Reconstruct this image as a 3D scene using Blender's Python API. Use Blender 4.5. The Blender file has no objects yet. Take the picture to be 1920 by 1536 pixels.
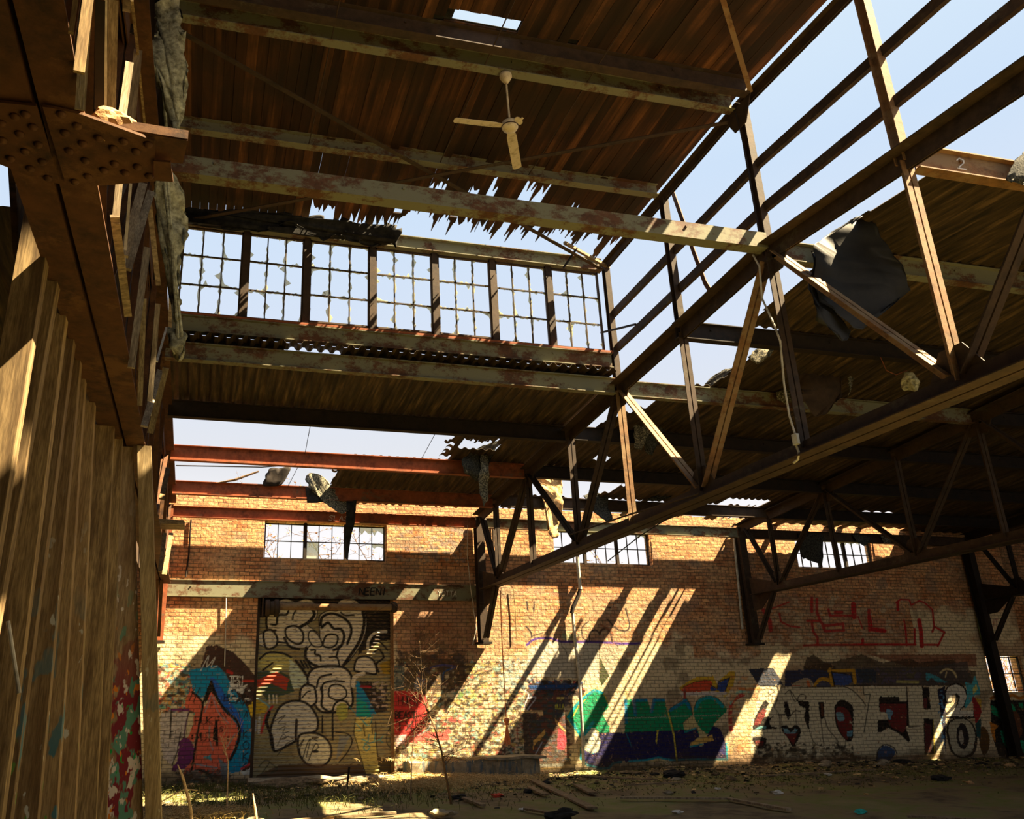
import bpy, bmesh, math, random
import numpy as np
from mathutils import Vector, Matrix, noise as mnoise
random.seed(7); rng = np.random.default_rng(11)
sc = bpy.context.scene; COL = sc.collection
# ------------------------------------------------------------------ camera
H = 1.5                                   # eye height (m); floor is z = 0
F_PX, YAW, PITCH, ROLL, PPX, PPY = 1557.35, .2454661, .3435663, -.01446812, 769.5, 768.
def cam_axes():
    f = np.array([math.sin(YAW)*math.cos(PITCH), math.cos(YAW)*math.cos(PITCH), math.sin(PITCH)])
    r = np.array([math.cos(YAW), -math.sin(YAW), 0.]); u = np.cross(r, f)
    r2 = math.cos(ROLL)*r + math.sin(ROLL)*u; u2 = -math.sin(ROLL)*r + math.cos(ROLL)*u
    return r2, u2, f
CR, CU, CF = cam_axes(); RM = np.array([CR, -CU, CF])
cd = bpy.data.cameras.new('camera'); cam = bpy.data.objects.new('camera', cd); COL.objects.link(cam)
cd.sensor_width = 36; cd.lens = F_PX/1920*36; cd.shift_x = (960-PPX)/1920; cd.clip_start = .05; cd.clip_end = 500
cam.matrix_world = Matrix(((CR[0], CU[0], -CF[0], 0), (CR[1], CU[1], -CF[1], 0), (CR[2], CU[2], -CF[2], H), (0, 0, 0, 1)))
sc.camera = cam
# ------------------------------------------------------------------ sky, sun, exposure
SUNDIR = Vector((-.72, .25, -1.0)).normalized()
w = bpy.data.worlds.new('sky'); sc.world = w; w.use_nodes = True; nt = w.node_tree; nt.nodes.clear()
def L(r, g, b):                            # sRGB 0-255 -> linear
    return tuple(((c/255)/12.92 if c/255 <= .04045 else ((c/255+.055)/1.055)**2.4) for c in (r, g, b))
o_ = nt.nodes.new('ShaderNodeOutputWorld'); bg = nt.nodes.new('ShaderNodeBackground')
tc = nt.nodes.new('ShaderNodeTexCoord'); sp = nt.nodes.new('ShaderNodeSeparateXYZ'); rp = nt.nodes.new('ShaderNodeValToRGB')
nt.links.new(tc.outputs['Generated'], sp.inputs[0]); nt.links.new(sp.outputs[2], rp.inputs[0]); nt.links.new(rp.outputs[0], bg.inputs[0]); nt.links.new(bg.outputs[0], o_.inputs[0])
cr = rp.color_ramp; cr.elements[0].position = 0; cr.elements[0].color = (1.05, 1.0, .98, 1); cr.elements[1].position = 1; cr.elements[1].color = (*L(205, 226, 250), 1)
for p, c in ((.19, (1.0, .98, 1.0)), (.27, L(231, 233, 239)), (.40, L(218, 229, 247)), (.55, L(207, 227, 250)), (.75, L(222, 240, 252))):
    e = cr.elements.new(p); e.color = (*c, 1)
bg.inputs[1].default_value = 1.0
sd = bpy.data.lights.new('sun', 'SUN'); sun = bpy.data.objects.new('sun', sd); COL.objects.link(sun)
sd.energy = 48; sd.angle = math.radians(.6); sd.color = (1, .79, .48)
sun.location = (6, 2, 22); sun.rotation_euler = SUNDIR.to_track_quat('-Z', 'Y').to_euler()
sc.view_settings.view_transform = 'Standard'; sc.view_settings.look = 'None'; sc.view_settings.gamma = 1
sc.view_settings.exposure = 0.0; sc.view_settings.use_curve_mapping = False
# ------------------------------------------------------------------ picture -> place helpers
def ray(px, py): return RM.T @ np.array([(px-PPX)/F_PX, (py-PPY)/F_PX, 1.])
def onx(px, py, x): r = ray(px, py); v = r*x/r[0]; return Vector((v[0], v[1], v[2]+H))
def ony(px, py, y): r = ray(px, py); v = r*y/r[1]; return Vector((v[0], v[1], v[2]+H))
def onz(px, py, z): r = ray(px, py); v = r*(z-H)/r[2]; return Vector((v[0], v[1], z))
def onroof(px, py, f):                     # f(y) = height, solve by iteration
    z = f(10)
    for _ in range(40): p = onz(px, py, z); z = .5*z+.5*f(p.y)
    return p
# ------------------------------------------------------------------ mesh building
class MB:
    def __init__(s): s.v = []; s.f = []; s.m = []
    def poly(s, vs, fs, m=0):
        o = len(s.v); s.v += [tuple(v) for v in vs]; s.f += [tuple(i+o for i in f) for f in fs]; s.m += [m]*len(fs); return s
    def frame(s, p0, p1, up=(0, 0, 1)):
        d = (Vector(p1)-Vector(p0)); l = d.length; d = d/max(l, 1e-9); up = Vector(up)
        if abs(d.dot(up)) > .98: up = Vector((0, 1, 0)) if abs(d.y) < .9 else Vector((1, 0, 0))
        a = d.cross(up).normalized(); b = a.cross(d).normalized(); return d, a, b
    def prof(s, p0, p1, pts, up=(0, 0, 1), m=0, pts1=None):   # extrude closed profile (a,b) from p0 to p1
        d, a, b = s.frame(p0, p1, up); n = len(pts); vs = [Vector(p0)+a*x+b*y for x, y in pts]+[Vector(p1)+a*x+b*y for x, y in (pts1 or pts)]
        return s.poly(vs, [(i, (i+1) % n, n+(i+1) % n, n+i) for i in range(n)]+[tuple(range(n-1, -1, -1)), tuple(range(n, 2*n))], m)
    def bar(s, p0, p1, wd, h, up=(0, 0, 1), m=0, off=(0, 0)):
        x, y = wd/2, h/2; a, b = off; return s.prof(p0, p1, [(-x+a, -y+b), (x+a, -y+b), (x+a, y+b), (-x+a, y+b)], up, m)
    def ibeam(s, p0, p1, wd, h, t=.015, up=(0, 0, 1), m=0):
        x, y = wd/2, h/2; q = t/2
        return s.prof(p0, p1, [(-x, -y), (x, -y), (x, -y+t), (q, -y+t), (q, y-t), (x, y-t), (x, y), (-x, y), (-x, y-t), (-q, y-t), (-q, -y+t), (-x, -y+t)], up, m)
    def chan(s, p0, p1, wd, h, t=.014, up=(0, 0, 1), m=0, flip=1):  # web on the +a side, open the other way
        x, y = wd/2, h/2; pts = [(-x, -y), (x, -y), (x, y), (-x, y), (-x, y-t), (x-t, y-t), (x-t, -y+t), (-x, -y+t)]
        if flip < 0: pts = [(-a, b) for a, b in pts][::-1]
        return s.prof(p0, p1, pts, up, m)
    def dbl(s, p0, p1, wd, h, gap=.02, up=(1, 0, 0), m=0):    # twin angles back to back
        for sg in (-1, 1):
            a0 = sg*gap/2; a1 = sg*wd/2; t = .012
            pts = [(a0, -h/2), (a0, h/2), (a0+sg*t, h/2), (a0+sg*t, -h/2+t), (a1, -h/2+t), (a1, -h/2)]
            if sg > 0: pts = pts[::-1]
            s.prof(p0, p1, pts, up, m)
        return s
    def tube(s, pts, r, n=8, m=0, cap=True):
        pts = [Vector(p) for p in pts]; k = len(pts); rs = r if isinstance(r, (list, tuple)) else [r]*k
        ref = None; vs = []
        for i, p in enumerate(pts):
            d = (pts[min(i+1, k-1)]-pts[max(i-1, 0)]).normalized()
            if ref is None: ref = d.orthogonal().normalized()
            ref = (ref-d*ref.dot(d)); ref = ref.normalized() if ref.length > 1e-6 else d.orthogonal().normalized(); b = d.cross(ref)
            vs += [p+(ref*math.cos(t)+b*math.sin(t))*rs[i] for t in [2*math.pi*j/n for j in range(n)]]
        fs = [(i*n+j, i*n+(j+1) % n, (i+1)*n+(j+1) % n, (i+1)*n+j) for i in range(k-1) for j in range(n)]
        if cap: fs += [tuple(range(n-1, -1, -1)), tuple(range((k-1)*n, k*n))]
        return s.poly(vs, fs, m)
    def box(s, c, sz, rz=0, m=0, rot=None):
        R = rot or Matrix.Rotation(rz, 3, 'Z'); c = Vector(c)
        vs = [c+R @ Vector((a*sz[0]/2, b*sz[1]/2, d*sz[2]/2)) for a in (-1, 1) for b in (-1, 1) for d in (-1, 1)]
        return s.poly(vs, [(0, 1, 3, 2), (4, 6, 7, 5), (0, 4, 5, 1), (2, 3, 7, 6), (0, 2, 6, 4), (1, 5, 7, 3)], m)
    def lathe(s, c, prof, n=20, axis=(0, 0, 1), m=0):         # prof: (r, t) along axis
        ax = Vector(axis).normalized(); a = ax.orthogonal().normalized(); b = ax.cross(a); c = Vector(c)
        vs = [c+ax*t+(a*math.cos(u)+b*math.sin(u))*r for r, t in prof for u in [2*math.pi*j/n for j in range(n)]]; k = len(prof)
        fs = [(i*n+j, i*n+(j+1) % n, (i+1)*n+(j+1) % n, (i+1)*n+j) for i in range(k-1) for j in range(n)]+[tuple(range(n-1, -1, -1)), tuple(range((k-1)*n, k*n))]
        return s.poly(vs, fs, m)
    def plate(s, pts, th, nrm):                               # flat polygon given thickness along nrm
        nrm = Vector(nrm).normalized()*th/2; n = len(pts); vs = [Vector(p)-nrm for p in pts]+[Vector(p)+nrm for p in pts]
        return s.poly(vs, [tuple(range(n-1, -1, -1)), tuple(range(n, 2*n))]+[(i, (i+1) % n, n+(i+1) % n, n+i) for i in range(n)])
    def build(s, name, mats, parent=None, smooth=False, solid=0, sub=0, bevel=0):
        base = wloc(parent) if parent else Vector((0, 0, 0))
        me = bpy.data.meshes.new(name); me.from_pydata([(v[0]-base.x, v[1]-base.y, v[2]-base.z) for v in s.v], [], s.f)
        mats = mats if isinstance(mats, (list, tuple)) else [mats]
        for mt in mats: me.materials.append(mt)
        if any(s.m): me.polygons.foreach_set('material_index', s.m)
        bm = bmesh.new(); bm.from_mesh(me); bmesh.ops.recalc_face_normals(bm, faces=bm.faces); bm.to_mesh(me); bm.free()
        if smooth: me.polygons.foreach_set('use_smooth', [True]*len(me.polygons))
        ob = bpy.data.objects.new(name, me); COL.objects.link(ob)
        if parent: ob.parent = parent
        if bevel: md = ob.modifiers.new('bevel', 'BEVEL'); md.width = bevel; md.segments = 2
        if solid: md = ob.modifiers.new('solid', 'SOLIDIFY'); md.thickness = solid
        if sub: md = ob.modifiers.new('sub', 'SUBSURF'); md.levels = md.render_levels = sub
        return ob
def wloc(o):
    v = Vector((0, 0, 0))
    while o: v = v+o.location; o = o.parent
    return v
def tag(o, label=None, cat=None, group=None, kind=None):
    if label: o['label'] = label
    if cat: o['category'] = cat
    if group: o['group'] = group
    if kind: o['kind'] = kind
    return o
def thing(name, loc, label, cat, group=None, kind=None):
    o = bpy.data.objects.new(name, None); COL.objects.link(o); o.location = loc; o.empty_display_size = .2
    return tag(o, label, cat, group, kind)
def struct(o): o['kind'] = 'structure'; return o
# ------------------------------------------------------------------ materials
def mat(name, rough=.8, metal=0):
    m = bpy.data.materials.new(name); m.use_nodes = True; n = m.node_tree; b = n.nodes['Principled BSDF']
    b.inputs['Roughness'].default_value = rough; b.inputs['Metallic'].default_value = metal; b.inputs['Specular IOR Level'].default_value = .25
    return m, n, b
def nd(n, t, **k):
    x = n.nodes.new(t)
    for a, v in k.items():
        if hasattr(x, a): setattr(x, a, v)
        else: x.inputs[a].default_value = v
    return x
def pos(n, scale=(1, 1, 1)):
    g = nd(n, 'ShaderNodeNewGeometry'); mp = nd(n, 'ShaderNodeMapping'); mp.inputs['Scale'].default_value = scale
    n.links.new(g.outputs['Position'], mp.inputs[0]); return mp.outputs[0]
def nz(n, vec, sc_, det=4, rough=.6):
    t = nd(n, 'ShaderNodeTexNoise'); t.inputs['Scale'].default_value = sc_; t.inputs['Detail'].default_value = det; t.inputs['Roughness'].default_value = rough
    n.links.new(vec, t.inputs['Vector']); return t.outputs['Fac']
def ramp(n, fac, stops):
    r = nd(n, 'ShaderNodeValToRGB'); e = r.color_ramp.elements
    while len(e) < len(stops): e.new(.5)
    for q, (p, c) in zip(e, stops): q.position = p; q.color = (*c, 1) if len(c) == 3 else c
    n.links.new(fac, r.inputs[0]); return r.outputs[0]
def mix(n, fac, a, b, bt='MIX'):
    x = nd(n, 'ShaderNodeMix', data_type='RGBA', blend_type=bt)
    for i, v in ((0, fac), (6, a), (7, b)):
        if isinstance(v, (int, float)): x.inputs[i].default_value = v
        elif isinstance(v, tuple): x.inputs[i].default_value = (*v, 1)
        else: n.links.new(v, x.inputs[i])
    return x.outputs[2]
def bump(n, b, h, st=.4, dist=.01):
    u = nd(n, 'ShaderNodeBump'); u.inputs['Strength'].default_value = st; u.inputs['Distance'].default_value = dist
    n.links.new(h, u.inputs['Height']); n.links.new(u.outputs[0], b.inputs['Normal'])
def steel(name, base, rust, paint, amt, rough=.75):
    m, n, b = mat(name, rough); v = pos(n)
    f = nz(n, v, 2.2, 6, .65); g = nz(n, v, 9, 5, .7)
    c = ramp(n, f, [(.38, base), (.62, rust)])
    c = mix(n, ramp(n, g, [(.35, (0, 0, 0)), (.75, (1, 1, 1))]), c, tuple(x*1.5 for x in rust))
    pm = ramp(n, nz(n, pos(n, (1, 1, 1.6)), 1.4, 10, .8), [(amt, (1, 1, 1)), (amt+.07, (0, 0, 0))])
    c = mix(n, pm, c, paint); n.links.new(c, b.inputs['Base Color']); bump(n, b, g, .35, .006); return m
M = {}
M['steel'] = steel('rusty brown steel', (.018, .013, .009), (.042, .025, .014), (.07, .056, .034), .36)
M['steel_orange'] = steel('orange rusted steel', (.10, .028, .011), (.21, .06, .022), (.13, .085, .05), .36)
M['steel_paint'] = steel('rusty steel with flaking pale paint', (.045, .024, .013), (.09, .04, .018), (.17, .165, .105), .485)
M['steel_dark'] = steel('near black steel', (.006, .005, .004), (.016, .010, .006), (.025, .02, .015), .30)  # darkest tone of the steel set
M['steel_left'] = steel('riveted red brown steel', (.022, .011, .005), (.065, .026, .009), (.11, .05, .018), .40)
M['steel_lit'] = steel('steel with painted sunlight', (.07, .040, .018), (.18, .09, .033), (.22, .14, .065), .46)  # lit copy of the steel, sunlight put into its colour
def wood(name, dark, light, axis=(6, 6, .5), rough=.8, scale=3.):
    m, n, b = mat(name, rough); v = pos(n, axis)
    f = nz(n, v, scale, 6, .6); g = nz(n, v, scale*5, 4, .6)
    c = ramp(n, f, [(.35, dark), (.65, light)])
    c = mix(n, ramp(n, g, [(.4, (0, 0, 0)), (.62, (.6, .6, .6))]), c, tuple(x*.45 for x in dark))
    oi = nd(n, 'ShaderNodeObjectInfo'); hs = nd(n, 'ShaderNodeHueSaturation'); mr = nd(n, 'ShaderNodeMapRange')
    mr.inputs[3].default_value = .7; mr.inputs[4].default_value = 1.25; n.links.new(oi.outputs['Random'], mr.inputs[0]); n.links.new(mr.outputs[0], hs.inputs['Value'])
    n.links.new(c, hs.inputs['Color']); n.links.new(hs.outputs[0], b.inputs['Base Color']); bump(n, b, g, .3, .004); return m
M['stud'] = wood('weathered pine stud', (.13, .08, .034), (.36, .25, .115))
M['slat'] = wood('grey brown slat wood', (.17, .125, .075), (.38, .31, .20), (8, 2, .8))
M['plank'] = wood('scrap plank wood', (.16, .11, .06), (.36, .27, .16), (1.5, 3, 3))
def simple(name, c1, c2, sc_=6, rough=.9, bst=.5, bd=.01, st=(.35, .65)):
    m, n, b = mat(name, rough); v = pos(n); f = nz(n, v, sc_, 7, .65)
    n.links.new(ramp(n, f, [(st[0], c1), (st[1], c2)]), b.inputs['Base Color']); bump(n, b, f, bst, bd); return m
M['tar'] = simple('torn black roofing felt', (.006, .006, .006), (.03, .028, .024), 7)
M['felt'] = simple('grey gravelled roofing felt', (.04, .038, .03), (.34, .31, .22), 38, .95, .9, .012, (.45, .62))
M['felt_dark'] = simple('dark gravelled felt', (.015, .016, .015), (.10, .095, .075), 34, .95, .9, .012, (.42, .66))
M['tarp'] = simple('charcoal sheet', (.008, .008, .0075), (.020, .019, .017), 3, .6, .3, .01)
M['insul'] = simple('dirty fibre insulation', (.12, .11, .06), (.50, .48, .31), 14, .95, .9, .02)
M['straw'] = simple('dry straw', (.34, .22, .08), (.78, .58, .27), 25, .9)
M['twig'] = simple('brown twig bark', (.07, .045, .02), (.17, .10, .05), 20)
M['twig_pale'] = simple('pale dead stalk', (.36, .22, .11), (.70, .48, .28), 30)
M['leaf'] = simple('dry orange leaves', (.35, .17, .05), (.62, .40, .16), 8)
M['moss'] = simple('moss and weeds', (.05, .06, .012), (.14, .14, .035), 9)
M['concrete'] = simple('stained concrete', (.15, .12, .075), (.40, .34, .23), 5, .9, .5, .01)
M['stone'] = simple('crumbled brick lump', (.25, .13, .055), (.62, .40, .18), 13, .95, .9, .02)
M['rubble'] = simple('brown rubble', (.06, .042, .022), (.26, .19, .11), 12, .95, .8, .01)
M['fan'] = simple('yellowed enamel', (.30, .22, .11), (.62, .52, .34), 12, .5, .15, .003, (.3, .5))
M['pipe'] = simple('pale galvanised pipe', (.30, .28, .22), (.62, .58, .48), 8, .6, .15, .003)
M['wire'] = simple('dark cable', (.012, .01, .012), (.03, .025, .03), 8)
M['rope'] = simple('orange rope', (.50, .13, .04), (.90, .32, .12), 40, .9, .8, .01)
M['red'] = simple('red plastic', (.5, .04, .02), (.75, .08, .04), 4, .4, .05)
M['white'] = simple('white scrap', (.45, .43, .38), (.75, .72, .66), 10)
M['teal'] = simple('teal scrap', (.02, .30, .26), (.04, .45, .38), 6)
M['black'] = simple('black rubber', (.01, .01, .01), (.03, .028, .025), 6)
M['box'] = simple('grey electrical box', (.40, .40, .36), (.58, .58, .52), 6, .5, .1)
# glass
def glass(name, col, alpha):
    m, n, b = mat(name, .15); n.nodes.remove(b); o = n.nodes['Material Output']
    t = nd(n, 'ShaderNodeBsdfTransparent'); d = nd(n, 'ShaderNodeBsdfTranslucent'); g = nd(n, 'ShaderNodeBsdfDiffuse'); a = nd(n, 'ShaderNodeAddShader'); x = nd(n, 'ShaderNodeMixShader')
    d.inputs[0].default_value = (*col, 1); g.inputs[0].default_value = (*col, 1); x.inputs[0].default_value = alpha
    y = nd(n, 'ShaderNodeMixShader'); y.inputs[0].default_value = .5
    n.links.new(d.outputs[0], y.inputs[1]); n.links.new(g.outputs[0], y.inputs[2]); n.links.new(t.outputs[0], x.inputs[1]); n.links.new(y.outputs[0], x.inputs[2]); n.links.new(x.outputs[0], o.inputs[0]); return m
M['shard'] = glass('dirty glass shard', (.62, .64, .40), .62)
M['pane'] = glass('milky dirty pane', (.62, .68, .52), .55)
# ================================================================== SHELL
XT = (-.9, 6.7, 14.2, 21.8)                                    # truss lines (the first stands beside the camera)
zc = lambda y: 6.85-.075*abs(y-7.9)                            # low roof chord
zr = lambda y: 7.06-.075*abs(y-7.9)                            # low roof sheets
zm = lambda y: 9.14-.045*abs(y-7.9)                            # monitor rafter
zd = lambda y: 9.37-.045*abs(y-7.9)                            # monitor boarding
YN = (3.7, 5.75, 7.9, 10.0, 12.05, 14.1, 16.35, 18.5)
# floor ------------------------------------------------------------
def fz(x, y):
    v = .05*mnoise.noise(Vector((x*.5, y*.5, 0)))+.03*mnoise.noise(Vector((x*2, y*2, 3)))
    if y > 15: v += .10*min(1, (y-15)/4)*max(0, mnoise.noise(Vector((x*.7, y*.7, 7)))+.2)
    return v-.04
m, n, b = mat('damp mossy concrete floor', .85); v = pos(n)
f1 = nz(n, v, .55, 7, .6); f2 = nz(n, v, 5, 6, .7)
c = ramp(n, f1, [(.40, (.08, .06, .03)), (.48, (.19, .15, .065)), (.55, (.14, .17, .03)), (.7, (.26, .21, .10))])
c = mix(n, ramp(n, f2, [(.4, (0, 0, 0)), (.7, (.8, .8, .8))]), c, (.22, .17, .095)); n.links.new(c, b.inputs['Base Color']); bump(n, b, f2, .8, .03); M['floor'] = m
mb = MB(); X0, X1, Y0, Y1 = -9, 30, -5, 22; nx, ny = 156, 108
mb.poly([(X0+(X1-X0)*i/nx, Y0+(Y1-Y0)*j/ny, fz(X0+(X1-X0)*i/nx, Y0+(Y1-Y0)*j/ny)) for j in range(ny+1) for i in range(nx+1)], [(j*(nx+1)+i, j*(nx+1)+i+1, (j+1)*(nx+1)+i+1, (j+1)*(nx+1)+i) for j in range(ny) for i in range(nx)])
struct(mb.build('floor', M['floor'], smooth=True))
mb = MB(); mb.box((10, 62, -.35), (160, 80, .3)); struct(mb.build('ground', M['moss']))
# side walls (out of the picture, they close the hall, the front one cut short to shape the light) ---------------
m, n, b = mat('plain dark brick', .9); v = pos(n); f = nz(n, v, 4); n.links.new(ramp(n, f, [(.35, (.10, .05, .03)), (.65, (.22, .11, .06))]), b.inputs['Base Color']); M['plainbrick'] = m
for nm, c_, s_ in (('wall_left', (-8.8, 7.5, 3), (.35, 25, 6.4)), ('wall_right', (29.5, 7.5, 3), (.35, 25, 6.4)), ('wall_front', (.6, -4.8, 3), (18.8, .35, 6.4))):
    mb = MB(); mb.box(c_, s_); struct(mb.build(nm, M['plainbrick']))
# ------------------------------------------------------------------ roof sheets
def rag(x, s, a): return a*(mnoise.noise(Vector((x*s, 1.7, s)))+.5*mnoise.noise(Vector((x*s*3.1, 5.1, s))))
def inpoly(x, y, P):
    c = False; j = len(P)-1
    for i in range(len(P)):
        if (P[i][1] > y) != (P[j][1] > y) and x < (P[j][0]-P[i][0])*(y-P[i][1])/(P[j][1]-P[i][1])+P[i][0]: c = not c
        j = i
    return c
def sheet(name, x0, x1, y0, y1, mt, ok=lambda x, y: True, f=zr, dx=.045, dy=.12, corr=.036, th=.004, sag=0):
    nx = max(1, round((x1-x0)/dx)); ny = max(1, round((y1-y0)/dy)); vs = []; fs = []; idx = {}
    wv = (0, .5, 1, 1, .5, 0)
    def vid(i, j):
        if (i, j) not in idx:
            x = x0+(x1-x0)*i/nx; y = y0+(y1-y0)*j/ny; idx[i, j] = len(vs)
            z = f(y)+(corr*wv[i % 4 if False else (0, 2, 3, 5)[i % 4]] if corr else 0)
            if sag: z -= sag(x, y)
            vs.append((x, y, z))
        return idx[i, j]
    for i in range(nx):
        for j in range(ny):
            if ok(x0+(x1-x0)*(i+.5)/nx, y0+(y1-y0)*(j+.5)/ny): fs.append((vid(i, j), vid(i+1, j), vid(i+1, j+1), vid(i, j+1)))
    mb = MB(); mb.poly(vs, fs); return mb.build(name, mt, solid=th)
m, n, b = mat('sooty corrugated sheet', .7); v = pos(n, (9, .8, 1)); f = nz(n, v, 1.6, 6, .65)
n.links.new(ramp(n, f, [(.35, (.014, .010, .006)), (.55, (.060, .038, .018)), (.75, (.17, .105, .05))]), b.inputs['Base Color']); M['corr'] = m
# left bay, far slope: whole between the monitor wall and the first purlin, torn beyond
def okA(x, y):
    if y < 14.28: return True
    if y < 16.4:
        if x < 4.55+rag(y, 2, .5)+(y-14.3)*.12: return False
        if 4.9 < x < 5.7 and 15.2+rag(x, 5, .3) < y < 15.6: return False
        return True
    e = 2.75+rag(y, 2, .25)-(y-16.4)*.05
    if x < e: return False
    if 4.5 < x < 4.70 and 18.95 < y < 19.27: return False
    if 6.2 < x and y > 19.22: return False
    return y < 19.56+rag(x, 2.2, .14)+rag(x, 9, .10)
tag(sheet('corrugated_roofing', -.75, 6.70, 12.12, 19.6, M['corr'], okA), 'dark corrugated roof sheets below the row of broken windows, torn open toward the brick wall', 'roofing', kind='structure')
# right bay: ridge to monitor line etc.
def okB(x, y):
    if y < 7.9: return x > 7.43+rag(y, 2, .05)
    if y < 10.0: return x > 7.75+rag(y, 2, .15)
    if y < 12.05: return x > 8.5+rag(y, 2.3, .25)
    if y < 14.15:
        if x < 8.05+rag(y, 2, .3)-(y-12)*.35: return False
        return True
    if y < 16.4:
        if 9.55 < x < 9.8 and 12 < y < 15.2: return True
        return not (8.0 < x < 8.35 and 15.6 < y < 15.8)
    if y < 18.4:
        if x < 7.25: return True
        if x < 9.7-(y-16.4)*.25+rag(y, 3, .25): return False
        return not (12.7+rag(y, 2, .2) < x < 13.9 and y > 17.9)
    lim = 19.45+rag(x, 2.0, .2)+rag(x, 8, .12)
    if x < 7.2: return y < 19.3
    if x < 8.5: return y < lim
    if x < 11.2+rag(y, 3, .15): return 10.6 < x+rag(y, 2, .05) < 10.78
    if x < 12.35+rag(y, 2, .12): return y < 19.35+rag(x, 3, .5)
    if x < 13.95:
        q = x+rag(y, 1.5, .05)
        return (13.02 < q < 13.38 or 13.56 < q < 13.66 or 13.78 < q < 13.84) 
    return y < 19.5
tag(sheet('corrugated_roofing', 6.72, 14.55, 5.75, 19.7, M['corr'], okB), 'dark corrugated roof sheets right of the nearest full truss, holed near the far wall', 'roofing', kind='structure')
def okC(x, y):
    if 17.1+(y-18.4)*.5 < x < 18.2-(y-18.4)*.4 and 18.4 < y < 19.1: return False
    if 23.55 < x < 23.95 and 18.3 < y < 18.8: return False
    if y > 19.8 and 14.3 < x < 19.8: return rag(x, 3, 1) > .25
    return True
tag(sheet('corrugated_roofing', 14.2, 29.3, 5.0, 20.0, M['corr'], okC, dx=.09, dy=.1), 'dark corrugated roof sheets over the far right end of the hall', 'roofing', kind='structure')
tag(sheet('corrugated_roofing', 14.2, 29.3, -4.7, 5.0, M['corr'], dx=.3, dy=1, corr=0), 'corrugated roof over the near right of the hall', 'roofing', kind='structure')
tag(sheet('corrugated_roofing', -.75, 6.6, -4.7, 3.7, M['corr'], lambda x, y: not (.9 < x < 2.2 and 2.2 < y < 3.7), dx=.1, dy=.2), 'corrugated roof above the camera in front of the raised roof', 'roofing', kind='structure')
tag(sheet('corrugated_roofing', -8.6, -1.05, -4.7, 19.9, M['corr'], lambda x, y: not (x > -4.2 and 6.5 < y < 9.0), dx=.1, dy=.3), 'corrugated roof beyond the stud partition', 'roofing', kind='structure')
# boarded deck of the raised roof
m, n, b = mat('old roof boarding', .85)
at = nd(n, 'ShaderNodeAttribute', attribute_name='tone'); v = pos(n, (7, .4, 1)); f = nz(n, v, 1.3, 6, .65); g = nz(n, pos(n), 1.0, 5, .6)
c = ramp(n, f, [(.35, (.018, .008, .003)), (.55, (.065, .026, .009)), (.72, (.15, .062, .02))])
c = mix(n, 1.0, c, at.outputs['Color'], 'MULTIPLY')
c = mix(n, ramp(n, g, [(.42, (0, 0, 0)), (.6, (.75, .75, .75))]), c, (.022, .014, .008)); n.links.new(c, b.inputs['Base Color']); bump(n, b, f, .3, .005); M['deck'] = m
HO = [onroof(*p, zd) for p in ((848, 16), (985, 44), (962, 58), (838, 38))]; HO = [(p.x, p.y) for p in HO]
def boards():
    mb = MB(); tones = []; x = -1.4; i = 0
    while x < 6.62:
        wd = .135; far = 12.2; r = random.random()
        if x > 2.4: far = 11.4+.45*r+.3*mnoise.noise(Vector((x*1.4, 0, 0)))
        elif x > 1.2: far = 11.6+.6*r
        if x > 6.2: far = 12.1 if r > .5 else 11.6
        segs = [(1.8 if x > 3.4 or x < .2 else 3.7, 7.88), (7.92, far)]
        if i in (27, 40): segs = [(3.7, 7.5), (7.92, 9.5+r), (10.3, far)]
        for xa_, xb_, ya_, yb_ in ((4.56, 4.92, 10.6, 11.2), (3.98, 4.2, 10.55, 11.05), (3.12, 3.3, 10.95, 11.3), (3.62, 3.8, 10.85, 11.4), (5.5, 5.62, 10.9, 11.3), (2.7, 2.8, 11.0, 11.5)):
            if xa_ < x+.07 < xb_: segs = [segs[0], (7.92, ya_-.15+.2*r), (yb_-.1+.2*r, far)]
        for a, e in segs:
            k0 = [a, e]
            if min(h[0] for h in HO) < x+wd/2 < max(h[0] for h in HO) and a < 7.2 < e:
                ks = [(a, min(h[1] for h in HO)+.0), (max(h[1] for h in HO), e)]
            else: ks = [(a, e)]
            for p, q in ks:
                g = .003 if random.random() > .08 else .007; dz = random.uniform(-.006, .006); t = random.choice((.4, .7, .9, 1.1, 1.3, 1.9))
                xa, xb = x+g, x+wd; zt = lambda y: zd(y)+dz
                if q > 10.3 and q < 12.15:                    # splintered end
                    ends = [(xa, q+random.uniform(-.25, .1)), (xa+wd*.3, q-random.uniform(.0, .35)), (xa+wd*.55, q+random.uniform(-.1, .25)), (xa+wd*.8, q-random.uniform(0, .4)), (xb, q+random.uniform(-.2, .1))]
                else: ends = [(xa, q), (xb, q)]
                st_ = [(xb, p), (xa, p)]; P = ends+st_
                mid = [] 
                vs = [(u, y_, zt(y_)) for u, y_ in P]+[(u, y_, zt(y_)+.022) for u, y_ in P]; k = len(P)
                droop = random.uniform(0, .02) if len(ends) > 2 else 0
                vs = [(a_, b_, c_-(droop if j % k < len(ends) else 0)) for j, (a_, b_, c_) in enumerate(vs)]
                fs = [tuple(range(k)), tuple(range(2*k-1, k-1, -1))]+[(j, (j+1) % k, k+(j+1) % k, k+j) for j in range(k)]
                mb.poly(vs, fs); tones += [t]*len(vs)
        x += wd; i += 1
    ob = mb.build('ceiling', M['deck']); ob['kind'] = 'structure'
    a = ob.data.color_attributes.new('tone', 'FLOAT_COLOR', 'POINT'); a.data.foreach_set('color', np.repeat(np.array(tones, dtype=np.float32), 4)*np.tile([1, 1, 1, 0], len(tones))+np.tile([0, 0, 0, 1], len(tones)))
boards()
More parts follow.
